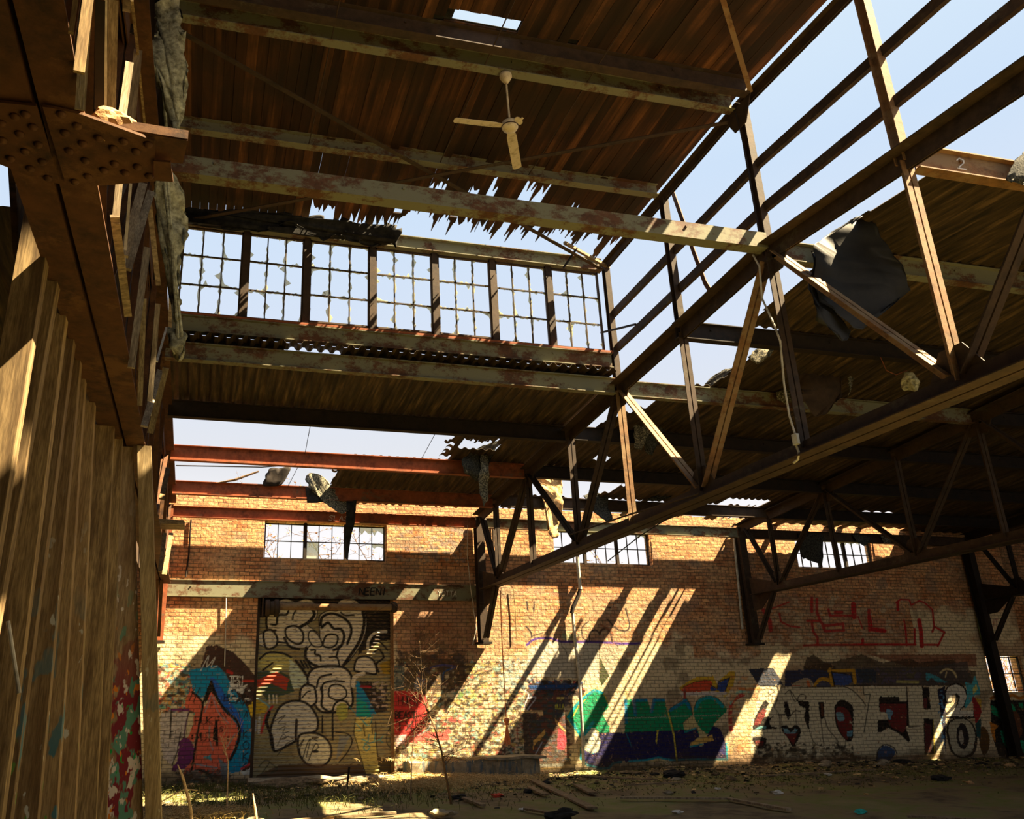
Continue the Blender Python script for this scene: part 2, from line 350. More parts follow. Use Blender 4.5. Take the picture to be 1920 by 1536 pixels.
# thin slivers of daylight stay between boards; felt hangs from the deck's far left edge
def ragged(name, P, mt, parent=None, th=.012, sub=3, jag=.06, curl=.08, nrm=None, seed=0):
    """thin torn sheet: outline P (3-D points, roughly planar) filled, edges jagged, surface crumpled"""
    rs = random.Random(seed+len(P)); Q = []
    for i in range(len(P)):
        a, b_ = Vector(P[i]), Vector(P[(i+1) % len(P)]); k = max(2, int((b_-a).length/.07))
        for j in range(k):
            p = a.lerp(b_, j/k)
            Q.append(p+Vector((rs.uniform(-1, 1), rs.uniform(-1, 1)*.5, rs.uniform(-1, 1)))*jag*(.35 if j == 0 else .7))
    bm = bmesh.new(); vs = [bm.verts.new(q) for q in Q]; fc = bm.faces.new(vs); bmesh.ops.triangulate(bm, faces=[fc], ngon_method='EAR_CLIP')
    bmesh.ops.subdivide_edges(bm, edges=[e for e in bm.edges if not e.is_boundary], cuts=sub-1, use_grid_fill=True)
    bm.normal_update(); nn = Vector((0, 0, 0))
    for f_ in bm.faces: nn += f_.normal*f_.calc_area()
    nn = nn.normalized() if nn.length > 0 else Vector((0, 1, 0))
    for v_ in bm.verts:
        p = v_.co; v_.co = p+nn*curl*(mnoise.noise(p*1.9+Vector((seed, 0, 0)))*1.3+.5*mnoise.noise(p*6))
    bmesh.ops.recalc_face_normals(bm, faces=bm.faces)
    me = bpy.data.meshes.new(name); base = wloc(parent) if parent else Vector((0, 0, 0))
    for v_ in bm.verts: v_.co -= base
    bm.to_mesh(me); bm.free(); me.materials.append(mt); ob = bpy.data.objects.new(name, me); COL.objects.link(ob)
    if parent: ob.parent = parent
    me.polygons.foreach_set('use_smooth', [True]*len(me.polygons)); md = ob.modifiers.new('solid', 'SOLIDIFY'); md.thickness = th; return ob
# ------------------------------------------------------------------ trusses
def lab(i): return ('steel roof truss close to the camera at the left, above the timber studs', 'brown steel roof truss running from the top right corner to the brick wall', 'dark steel truss one bay right of the long brown truss', 'darkest truss at the far right end of the hall')[i]
def truss(i, mt, near=-4.0, w_b=.36):
    x = XT[i]; t = thing('roof_truss', (x, 19.6, 4.25), lab(i), 'truss', 'steel roof trusses')
    for a, e in ((7.9, 19.75), (7.9, near)):
        mb = MB(); mb.dbl((x, a, zc(a)), (x, e, zc(e)), .36, .21, .02, up=(0, 0, -1)); mb.build('top_chord', mt, t)
    y_e = 19.45
    mb = MB(); mb.dbl((x, near, 4.25), (x, y_e, 4.25), w_b, .20, .03, up=(0, 0, 1)); mb.build('bottom_chord', mt, t)
    for k, y in enumerate((.0, 1.6)+YN):
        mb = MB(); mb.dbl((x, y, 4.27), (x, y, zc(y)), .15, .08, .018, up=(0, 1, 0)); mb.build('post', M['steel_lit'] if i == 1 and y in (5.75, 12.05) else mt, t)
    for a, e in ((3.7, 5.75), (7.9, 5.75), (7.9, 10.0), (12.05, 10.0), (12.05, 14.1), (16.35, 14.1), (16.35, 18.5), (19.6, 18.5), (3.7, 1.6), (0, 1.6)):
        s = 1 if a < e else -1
        mb = MB(); mb.dbl((x, a+s*.1, zc(a)-.05), (x, e-s*.08, 4.33), .17, .08, .02, up=(0, 1, 0)); mb.build('diagonal', mt if not (i == 1 and a in (7.9, 12.05) and e in (5.75, 10.0)) else M['steel_lit'], t)  # sunlit posts and diagonals take the lit steel colour
    for y in (5.75, 10.0, 14.1, 18.5):
        mb = MB(); mb.plate([(x, y-.42, 4.2), (x, y+.42, 4.2), (x, y+.30, 4.36), (x, y+.13, 4.62), (x, y-.13, 4.62), (x, y-.30, 4.36)], .014, (1, 0, 0)); mb.build('gusset_plate', mt, t)
    for y in (7.9, 12.05, 16.35):
        mb = MB(); mb.plate([(x, y-.42, zc(y-.42)+.05), (x, y, zc(y)+.06), (x, y+.42, zc(y+.42)+.05), (x, y+.2, zc(y)-.3), (x, y-.2, zc(y)-.3)], .014, (1, 0, 0)); mb.build('gusset_plate', mt, t)
    mb = MB(); mb.plate([(x, 18.75, 4.42), (x, 19.62, 4.62), (x, 19.62, 3.75), (x, 19.3, 3.78), (x, 18.8, 4.12)], .02, (1, 0, 0)); mb.build('gusset_plate', mt, t)
    mb = MB(); mb.dbl((x, 18.75, 4.15), (x, 19.62, 3.05), .16, .09, .02, up=(0, 0, 1)); mb.build('knee_brace', mt, t)
    return t
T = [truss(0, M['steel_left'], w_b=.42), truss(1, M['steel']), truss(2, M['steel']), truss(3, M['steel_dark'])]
for i, s in enumerate(('at the left edge of the brick wall behind the studs', 'between the shutter and the middle of the brick wall', 'in the middle right of the brick wall', 'at the right end of the long graffiti piece')):
    t = thing('steel_column', (XT[i], 19.8, 2.9 if i < 3 else 0), 'rusty steel column '+s, 'column', 'steel columns along the brick wall')
    zb = 2.9 if i < 3 else -.05
    mb = MB(); mb.ibeam((XT[i], 19.8, zb), (XT[i], 19.8, 6.0), .26 if i == 0 else .2, .26, .02, up=(0, 1, 0)); mb.build('shaft', M['steel_orange'] if i == 0 else M['steel'] if i < 3 else M['steel_dark'], t)
    mb = MB(); mb.box((XT[i], 19.8, zb+.02), (.34, .34, .05)); mb.build('base_plate', M['steel_dark'], t)
# ------------------------------------------------------------------ purlins and beams (each its own piece)
def purlin(x0, x1, y, z0, z1, mt, label, name='roof_beam', w_=.13, kind='i', cat='beam', group=None):
    mb = MB(); h = z1-z0
    (mb.ibeam if kind == 'i' else mb.chan)((x0, y, (z0+z1)/2), (x1, y, (z0+z1)/2), w_, h, .014)
    for k in range(int((x1-x0)/1.8)):
        mb.lathe((x0+.6+k*1.8+.3*(k % 2), y-w_/2-.002 if kind != 'i' else y-.012, (z0+z1)/2+.05), [(.018, 0), (.018, -.014)], 6, (0, 1, 0))
    return tag(mb.build(name, mt), label, cat, group)
def P_z(y): return zc(y)-.09, zc(y)+.19
LX = (-.78, 6.60)
purlin(*LX, 12.0, 6.46, 6.74, M['steel_paint'], 'peeling grey green beam under the corrugated sheet ends, below the window row')
purlin(*LX, 12.0, 6.93, 7.2, M['steel_paint'], 'grey steel beam directly under the sill of the broken window row')
purlin(*LX, 14.1, 6.26, 6.56, M['steel_dark'], 'black beam at the far edge of the corrugated sheets')
purlin(*LX, 16.3, 6.11, 6.42, M['steel_orange'], 'orange rusted beam crossing open sky, with torn felt over its right end')
purlin(*LX, 18.4, 5.94, 6.24, M['steel_orange'], 'orange rusted beam just above the lit top of the brick wall')
purlin(*LX, 19.72, 5.72, 5.98, M['steel_orange'], 'rusty eaves beam with pale chalk lettering above the left wall window')
purlin(-.85, 6.62, 19.965, 3.94, 4.32, M['steel_paint'], 'heavy beam with black and white tags over the roller shutter', w_=.06)
purlin(6.80, 14.1, 19.72, 5.72, 5.98, M['steel_paint'], 'eaves beam behind the long truss, partly sunlit, above the middle window')
purlin(14.3, 21.7, 19.72, 5.70, 5.96, M['steel'], 'dark eaves beam above the right wall window')
purlin(6.85, 14.1, 12.05, *P_z(12.05), M['steel_paint'], 'rust and grey beam running right from the foot of the window corner post')
purlin(6.6, 14.1, 10.0, *P_z(10.0), M['steel_dark'], 'black beam right of the truss with a row of small lit gaps on top')
purlin(6.9, 14.1, 7.9, *P_z(7.9), M['steel_paint'], 'grey beam passing behind the hanging charcoal sheet')
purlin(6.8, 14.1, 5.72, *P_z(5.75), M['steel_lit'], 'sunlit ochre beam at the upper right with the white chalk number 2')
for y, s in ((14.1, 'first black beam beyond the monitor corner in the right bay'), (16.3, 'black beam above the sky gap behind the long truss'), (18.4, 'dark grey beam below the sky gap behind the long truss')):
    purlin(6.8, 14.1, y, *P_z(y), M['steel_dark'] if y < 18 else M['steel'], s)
for y in (12.05, 14.1, 16.3, 18.4): purlin(14.3, 21.7, y, *P_z(y), M['steel_dark'], 'black beam in the darkest bay at the right', group='sooty beams of the dark right bay')
# raised roof (monitor)
purlin(*LX, 7.64, 9.10, 9.36, M['steel'], 'near one of the twin ridge beams behind the small square hole')
purlin(*LX, 7.98, 9.10, 9.36, M['steel_paint'], 'far one of the twin ridge beams that the ceiling fan hangs from')
purlin(*LX, 10.0, 9.08, 9.28, M['steel_paint'], 'greenish roof beam behind the blades of the ceiling fan')
purlin(*LX, 12.05, 8.84, 9.08, M['steel_paint'], 'pale peeling beam along the top of the broken window row')
purlin(-.78, 6.66, 7.92, 6.90, 7.12, M['steel_paint'], 'long low tie beam crossing the hall in front of the broken windows', w_=.17, kind='c')
fr = thing('monitor_frame', (6.7, 12.05, 6.6), 'open steel gable frame of the raised roof against the sky', 'frame')
mb = MB()
for a, e in ((7.9, 12.15), (7.9, 3.6)): MB.dbl(mb, (6.7, a, zm(a)), (6.7, e, zm(e)), .18, .13, .02, up=(0, 0, -1))
mb.build('rafter', M['steel'], fr)
for y in (3.75, 5.75, 7.9, 10.0, 12.05):
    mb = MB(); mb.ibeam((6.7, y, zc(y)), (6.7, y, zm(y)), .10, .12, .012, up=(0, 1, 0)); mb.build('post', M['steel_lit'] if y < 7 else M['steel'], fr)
for lvl, top in ((8.18, 0), (7.52, 0)):
    for a, e in ((12.0, 10.05), (9.95, 7.95), (7.85, 5.8), (5.7, 3.8)):
        d = .09*abs(a-7.9)*.5; d2 = .09*abs(e-7.9)*.5
        mb = MB(); mb.chan((6.74, a, lvl-d), (6.74, e, lvl-d2), .06, .13, .01); mb.build('girt', M['steel'], fr)
for y in (7.9,):
    mb = MB(); mb.plate([(6.62, y-.3, zm(y)-.02), (6.62, y+.3, zm(y)-.02), (6.62, y+.12, zm(y)-.36), (6.62, y-.12, zm(y)-.36)], .012, (1, 0, 0)); mb.build('ridge_plate', M['steel'], fr)
fr = thing('monitor_frame', (-.9, 12.05, 6.6), 'steel gable frame of the raised roof at the left behind the slats', 'frame')
mb = MB()
for a, e in ((7.9, 12.15), (7.9, 3.6)): mb.dbl((-.9, a, zm(a)), (-.9, e, zm(e)), .18, .13, .02, up=(0, 0, -1))
mb.build('rafter', M['steel_dark'], fr)
for y in (3.75, 5.75, 7.9, 10.0, 12.05):
    mb = MB(); mb.ibeam((-.9, y, zc(y)), (-.9, y, zm(y)), .10, .12, .012, up=(0, 1, 0)); mb.build('post', M['steel_dark'], fr)
# dark backing added behind the left slats is built further down
# bracing bars of the raised roof
def rod(a, b_, wd, label, mt='steel', h=.012, name='brace_bar'):
    mb = MB(); mb.bar(a, b_, wd, h); return tag(mb.build(name, M[mt]), label, 'brace')
rod((-.75, 8.1, 9.04), (6.6, 12.0, 8.86), .07, 'flat bracing bar falling from the upper left to the right end of the windows')
rod((6.6, 8.1, 9.02), (-.75, 12.0, 8.84), .07, 'flat bracing bar rising from behind the fan toward the ridge post')
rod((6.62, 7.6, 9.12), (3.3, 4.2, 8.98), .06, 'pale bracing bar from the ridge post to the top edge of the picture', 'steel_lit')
# small rods hanging across the boards
for i, (xx, s) in enumerate(((1.05, 'leftmost thin sag rod across the roof boards'), (3.0, 'thin sag rod beside the fan rod'), (4.4, 'rightmost thin sag rod across the roof boards'))):
    mb = MB(); mb.tube([(xx, 5.4, zm(5.4)), (xx+.02, 7.6, 9.12), (xx, 10.0, 9.1)], .008, 6); tag(mb.build('sag_rod', M['steel']), s, 'rod')
# thin eaves plates of the window row
mb = MB(); mb.bar((-.8, 12.02, 7.225), (6.62, 12.02, 7.225), .16, .035); tag(mb.build('window_sill', M['steel_orange']), 'thin rusty sill plate catching orange sun under the broken windows', 'sill', kind='structure')
# ------------------------------------------------------------------ broken window row
def sash(i, x0, x1, z0, z1, y, nx, nz_, th=.03, mt='steel', pane='shard', cover=None, rs=None, full=()):
    mb = MB(); t = .045
    for z in (z0+t/2, z1-t/2): mb.box(((x0+x1)/2, y, z), (x1-x0, .05, t*.6))
    for x in (x0+t/4, x1-t/4): mb.box((x, y, (z0+z1)/2), (t*.6, .05, z1-z0))
    for k in range(1, nx): mb.box((x0+(x1-x0)*k/nx, y, (z0+z1)/2), (.018, .03, z1-z0))
    for k in range(1, nz_): mb.box(((x0+x1)/2, y, z0+(z1-z0)*k/nz_), (x1-x0, .03, .02))
    wn = mb.build('window_%d' % i, M[mt]); wn['kind'] = 'structure'
    rs = rs or random.Random(i*13); pb = MB()
    for a in range(nx):
        for c in range(nz_):
            ax, bx = x0+(x1-x0)*a/nx+.008, x0+(x1-x0)*(a+1)/nx-.008; az, bz = z0+(z1-z0)*c/nz_+.008, z0+(z1-z0)*(c+1)/nz_-.008
            if (a, c) in full: pb.poly([(ax, y, az), (bx, y, az), (bx, y, bz), (ax, y, bz)], [(0, 1, 2, 3)]); continue
            W, Hh = bx-ax, bz-az
            if cover: 
                k = cover(a, c, rs)
                if k: pb.poly([(ax, y, bz), (bx, y, bz), (bx, y, bz-Hh*k), (ax+W*.7, y, bz-Hh*k*rs.uniform(.6, 1)), (ax+W*.45, y, bz-Hh*k*.5), (ax+W*.2, y, bz-Hh*k*rs.uniform(.9, 1.2)), (ax, y, bz-Hh*k*.7)], [tuple(range(7))])
                continue
            for e in range(4):                                # ragged remnant strip along every edge
                k = 8; ds = [max(.0, rs.gauss(.006, .012)) for _ in range(k+1)]
                if rs.random() < .25: ds[rs.randrange(k+1)] += rs.uniform(.03, .09)
                q = {0: lambda u, s: (ax+W*u, az+s), 1: lambda u, s: (ax+W*u, bz-s), 2: lambda u, s: (ax+s, az+Hh*u), 3: lambda u, s: (bx-s, az+Hh*u)}[e]
                for j in range(k):
                    A, B_, C_, E_ = q(j/k, 0), q((j+1)/k, 0), q((j+1)/k, ds[j+1]+.002), q(j/k, ds[j]+.002)
                    pb.poly([(A[0], y, A[1]), (B_[0], y, B_[1]), (C_[0], y, C_[1]), (E_[0], y, E_[1])], [(0, 1, 2, 3)])
            if rs.random() < .35:                             # a big shard in one corner
                cx, sx = (ax, 1) if rs.random() < .5 else (bx, -1); cz, sz = (az, 1) if rs.random() < .4 else (bz, -1)
                pb.poly([(cx, y, cz), (cx+sx*W*rs.uniform(.2, .7), y, cz), (cx+sx*W*.16, y, cz+sz*Hh*.12), (cx, y, cz+sz*Hh*rs.uniform(.15, .5))], [(0, 1, 2, 3)])
    pb.build('pane', M[pane], wn, solid=.003); return wn
mx = [-.72]+[ony(px, py, 12.08).x for px, py in ((458, 525), (574, 535), (698, 547), (816, 560), (926, 575), (1032, 582))]+[6.58]
for i in range(7):
    sash(i+1, mx[i]+.05, mx[i+1]-.05, 7.27 if i not in (2, 3, 4) else 7.31, 8.82, 12.08, 3, 3)
    if i: 
        mb = MB(); mb.box((mx[i], 12.08, 8.04), (.10, .08, 1.66)); o = mb.build('trim_%d' % i, M['steel']); o['kind'] = 'structure'
# lip of corrugated ends seen between the two beams is part of the sheets
tag(sheet('sheet_flashing', -.75, 6.6, 11.86, 12.12, M['corr'], dx=.045, corr=.06, f=lambda y: 6.83), 'row of wavy sheet ends packed between the two grey beams', 'flashing')
for xa, xb in ((-.75, 1.0), (1.9, 6.6)):
    mb = MB(); mb.box(((xa+xb)/2, 12.14, 6.84), (xb-xa, .03, .22)); tag(mb.build('sky_blocker', M['steel_dark']), 'dark strip added to block the sky '+('at the left' if xa < 0 else 'along the middle and right')+' behind the row of wavy sheet ends', 'filler')  # added backing, stops sky showing through the waves
# ================================================================== PAINTED WALL
def project(x, y, z):
    d = np.stack([x, y, z-H], -1) @ RM.T
    return PPX+F_PX*d[..., 0]/d[..., 2], PPY+F_PX*d[..., 1]/d[..., 2]
def vnoise(x, y, seed=0):                  # value noise on arrays, 0..1
    xi = np.floor(x).astype(np.int64); yi = np.floor(y).astype(np.int64); fx = x-xi; fy = y-yi
    fx = fx*fx*(3-2*fx); fy = fy*fy*(3-2*fy)
    def h(a, b):
        q = (a*374761393+b*668265263+seed*1442695041) & 0x7fffffff; q = ((q ^ (q >> 13))*1274126177) & 0x7fffffff; return ((q ^ (q >> 16)) & 0xffff)/65535.
    return (h(xi, yi)*(1-fx)+h(xi+1, yi)*fx)*(1-fy)+(h(xi, yi+1)*(1-fx)+h(xi+1, yi+1)*fx)*fy
def fbm(x, y, seed=0, o=4):
    s = 0; a = .5
    for k in range(o): s = s+a*vnoise(x*2**k, y*2**k, seed+k); a *= .5
    return s/(1-.5**o)
FONT = {'A': [[(0, 0), (.5, 1), (1, 0)], [(.2, .4), (.8, .4)]], 'B': [[(0, 0), (0, 1), (.8, .9), (.8, .6), (0, .5), (.9, .4), (.9, .1), (0, 0)]], 'C': [[(1, .9), (.3, 1), (0, .5), (.3, 0), (1, .1)]], 'D': [[(0, 0), (0, 1), (.8, .8), (.9, .3), (0, 0)]],
 'E': [[(1, 1), (0, 1), (0, 0), (1, 0)], [(0, .5), (.8, .5)]], 'F': [[(1, 1), (0, 1), (0, 0)], [(0, .5), (.8, .5)]], 'G': [[(1, .9), (.3, 1), (0, .5), (.3, 0), (1, .1), (1, .5), (.6, .5)]], 'H': [[(0, 0), (0, 1)], [(1, 0), (1, 1)], [(0, .5), (1, .5)]], 'I': [[(.5, 0), (.5, 1)]],
 'J': [[(.8, 1), (.8, .2), (.4, 0), (0, .2)]], 'K': [[(0, 0), (0, 1)], [(.9, 1), (0, .5), (1, 0)]], 'L': [[(0, 1), (0, 0), (.9, 0)]], 'M': [[(0, 0), (.1, 1), (.5, .4), (.9, 1), (1, 0)]], 'N': [[(0, 0), (0, 1), (1, 0), (1, 1)]], 'O': [[(.5, 1), (0, .7), (0, .3), (.5, 0), (1, .3), (1, .7), (.5, 1)]],
 'P': [[(0, 0), (0, 1), (.9, .9), (.9, .55), (0, .45)]], 'R': [[(0, 0), (0, 1), (.9, .9), (.9, .55), (0, .45), (1, 0)]], 'S': [[(1, .9), (.4, 1), (0, .75), (.9, .35), (.6, 0), (0, .1)]], 'T': [[(0, 1), (1, 1)], [(.5, 1), (.5, 0)]], 'U': [[(0, 1), (0, .2), (.5, 0), (1, .2), (1, 1)]], 'V': [[(0, 1), (.5, 0), (1, 1)]],
 'W': [[(0, 1), (.25, 0), (.5, .7), (.75, 0), (1, 1)]], 'X': [[(0, 0), (1, 1)], [(0, 1), (1, 0)]], 'Y': [[(0, 1), (.5, .5), (1, 1)], [(.5, .5), (.4, 0)]], 'Z': [[(0, 1), (1, 1), (0, 0), (1, 0)]], '1': [[(.2, .8), (.5, 1), (.5, 0)]], '2': [[(0, .75), (.3, 1), (.8, .9), (.8, .6), (0, 0), (1, 0)]], '7': [[(0, 1), (1, 1), (.3, 0)]], '8': [[(.5, .5), (.1, .8), (.5, 1), (.9, .8), (.5, .5), (0, .2), (.5, 0), (1, .2), (.5, .5)]], '-': [[(0, .5), (1, .5)]]}
class Paint:
    """spray paint on a surface whose points are seen at picture positions px, py"""
    def __init__(s, px, py, base, cover): s.px, s.py, s.c, s.a = px, py, base, cover; s.T = (0, 0, 1)
    def at(s, ox, oy, k): s.T = (ox, oy, k); return s
    def tr(s, P): return np.array([(s.T[0]+x/s.T[2], s.T[1]+y/s.T[2]) for x, y in P])
    def box(s, P, m=3): 
        return np.nonzero((s.px > P[:, 0].min()-m) & (s.px < P[:, 0].max()+m) & (s.py > P[:, 1].min()-m) & (s.py < P[:, 1].max()+m))[0]
    def put(s, I, k, col, op=1.):
        k = (k*op)[:, None]; s.c[I] = s.c[I]*(1-k)+np.minimum(np.array(L(*col))*1.28, .84)*k; s.a[I] = np.maximum(s.a[I], k[:, 0])
    def poly(s, col, P, op=1., soft=0, grad=None):
        P = s.tr(P); I = s.box(P); x, y = s.px[I], s.py[I]
        jx = (vnoise(x*.35, y*.35, 3)-.5)*1.6; x = x+jx; y = y+jx
        c = np.zeros(len(I), bool); j = len(P)-1
        for i in range(len(P)):
            a = (P[i, 1] > y) != (P[j, 1] > y)
            with np.errstate(divide='ignore', invalid='ignore'): c ^= a & (x < (P[j, 0]-P[i, 0])*(y-P[i, 1])/(P[j, 1]-P[i, 1])+P[i, 0])
            j = i
        s.put(I, c.astype(float), col, op); return s
    def line(s, col, P, w, op=1., closed=False):
        P = s.tr(P); P = np.vstack([P, P[:1]]) if closed else P; w = w/s.T[2]/2; I = s.box(P, w+1); x, y = s.px[I], s.py[I]; d = np.full(len(I), 1e9)
        for a, b in zip(P[:-1], P[1:]):
            v = b-a; l = (v*v).sum()+1e-9; t = np.clip(((x-a[0])*v[0]+(y-a[1])*v[1])/l, 0, 1)
            d = np.minimum(d, np.hypot(x-a[0]-t*v[0], y-a[1]-t*v[1]))
        s.put(I, np.clip((w+.5-d), 0, 1), col, op); return s
    def smooth(s, P, n=4, closed=False):
        P = [np.array(p, float) for p in P]; o = []; k = len(P)
        for i in range(k if closed else k-1):
            g = lambda j: P[j % k] if closed else P[min(max(j, 0), k-1)]
            p0, p1, p2, p3 = g(i-1), g(i), g(i+1), g(i+2)
            for t in np.arange(n)/n: o.append(.5*((2*p1)+(-p0+p2)*t+(2*p0-5*p1+4*p2-p3)*t*t+(-p0+3*p1-3*p2+p3)*t**3))
        if not closed: o.append(P[-1])
        return [tuple(q) for q in o]
    def curve(s, col, P, w, op=1., closed=False): return s.line(col, s.smooth(P, 5, closed), w, op, closed)
    def blob(s, fill, P, w=0, lc=(15, 13, 12), op=1.):
        Q = s.smooth(P, 5, True)
        if fill: s.poly(fill, Q, op)
        if w: s.line(lc, Q, w, 1, True)
        return s
    def text(s, t, x, y, h, wd, col, lw, gap=.3, slant=0, down=0, op=1.):
        for i, ch in enumerate(t):
            for st in FONT.get(ch, []):
                ox, oy = (x+i*wd*(1+gap), y+i*down) if True else 0
                s.line(col, [(ox+(u*wd)+slant*v*h, oy-v*h) for u, v in st], lw, op)
        return s
    def vtext(s, t, x, y, h, wd, col, lw):
        for i, ch in enumerate(t): s.text(ch, x, y+i*h*1.25, h, wd, col, lw)
        return s
    def mess(s, x0, y0, x1, y1, pal, sc_=14, seed=0, thr=.5, op=.9, sy=1.5, fade=12):
        I = np.nonzero((s.px > x0) & (s.px < x1) & (s.py > y0) & (s.py < y1))[0]; x, y = s.px[I], s.py[I]
        e = np.clip(np.minimum.reduce([x-x0, x1-x, y-y0, y1-y])/fade, 0, 1)
        for k, col in enumerate(pal):
            f = fbm(x/sc_+k*7.3, y/sc_*sy+k*3.1, seed+k*5); s.put(I, np.clip((f-thr)*14, 0, 1)*(e > vnoise(x*.3, y*.3, k)).astype(float), col, op)
        return s
OR = (215, 98, 74); BLK = (14, 12, 12); CREAM = (208, 190, 150); GRY = (178, 172, 155)
def brickwall_material():
    m, n, b = mat('painted brick', .9)
    g = nd(n, 'ShaderNodeNewGeometry'); s_ = nd(n, 'ShaderNodeSeparateXYZ'); n.links.new(g.outputs['Position'], s_.inputs[0])
    wob = nz(n, pos(n, (1, 1, 1)), 1.6, 3, .5); ma = nd(n, 'ShaderNodeMath', operation='MULTIPLY_ADD'); ma.inputs[1].default_value = .05; n.links.new(wob, ma.inputs[0]); n.links.new(s_.outputs[2], ma.inputs[2])
    cb = nd(n, 'ShaderNodeCombineXYZ'); n.links.new(s_.outputs[0], cb.inputs[0]); n.links.new(ma.outputs[0], cb.inputs[1])
    br = nd(n, 'ShaderNodeTexBrick'); n.links.new(cb.outputs[0], br.inputs['Vector']); br.offset = .5
    br.inputs['Scale'].default_value = 1; br.inputs['Brick Width'].default_value = .235; br.inputs['Row Height'].default_value = .086; br.inputs['Mortar Size'].default_value = .009; br.inputs['Mortar Smooth'].default_value = .35
    br.inputs['Color1'].default_value = (.46, .165, .058, 1); br.inputs['Color2'].default_value = (.78, .38, .155, 1); br.inputs['Mortar'].default_value = (.12, .07, .035, 1)
    v = pos(n); f = nz(n, v, 1.3, 6, .65); gq = nz(n, v, 11, 5, .7)
    c = mix(n, ramp(n, f, [(.42, (0, 0, 0)), (.68, (.55, .55, .55))]), br.outputs['Color'], (.62, .44, .24))
    c = mix(n, ramp(n, gq, [(.35, (.6, .6, .6)), (.55, (0, 0, 0))]), c, (.12, .06, .03))
    at = nd(n, 'ShaderNodeAttribute', attribute_name='paint')
    chip = ramp(n, nz(n, v, 7, 7, .75), [(.33, (0, 0, 0)), (.42, (1, 1, 1))])
    k = nd(n, 'ShaderNodeMath', operation='MULTIPLY'); n.links.new(at.outputs['Alpha'], k.inputs[0]); n.links.new(chip, k.inputs[1])
    pc = mix(n, br.outputs['Fac'], at.outputs['Color'], (.03, .022, .015)); 
    x = nd(n, 'ShaderNodeMix', data_type='RGBA'); mm = nd(n, 'ShaderNodeMath', operation='MULTIPLY'); mm.inputs[1].default_value = .55; n.links.new(br.outputs['Fac'], mm.inputs[0])
    n.links.new(mm.outputs[0], x.inputs[0]); n.links.new(at.outputs['Color'], x.inputs[6]); x.inputs[7].default_value = (.05, .035, .022, 1)
    c = mix(n, k.outputs[0], c, x.outputs[2])
    pa = mix(n, ramp(n, gq, [(.3, (.35, .35, .35)), (.6, (0, 0, 0))]), c, (.10, .08, .05)); n.links.new(pa, b.inputs['Base Color'])
    hh = nd(n, 'ShaderNodeMath', operation='MULTIPLY_ADD'); hh.inputs[1].default_value = -1.0; n.links.new(br.outputs['Fac'], hh.inputs[0])
    n1 = nd(n, 'ShaderNodeMath', operation='MULTIPLY'); n1.inputs[1].default_value = 1.3; n.links.new(nz(n, v, 9, 5, .6), n1.inputs[0]); n.links.new(n1.outputs[0], hh.inputs[2])
    bump(n, b, hh.outputs[0], 1.0, .017); return m
M['brick'] = brickwall_material()
WINS = [ony(497, 977, 20), ony(725, 1053, 20)], [ony(1035, 990, 20), ony(1225, 1060, 20)], [ony(1490, 1008, 20), ony(1646, 1068, 20)]
WR = [(round(a.x, 2), round(b_.x, 2), round(b_.z, 2), round(a.z, 2)) for a, b_ in WINS]
WR[0] = (1.36, 4.36, 4.86, 5.78); WR[1] = (8.8, 11.62, 4.94, 5.84); WR[2] = (16.1, 18.72, 5.0, 5.86)
DOOR = (1.28, 4.52, -.05, 4.0); WR4 = (21.74, 23.0, 1.66, 2.64)
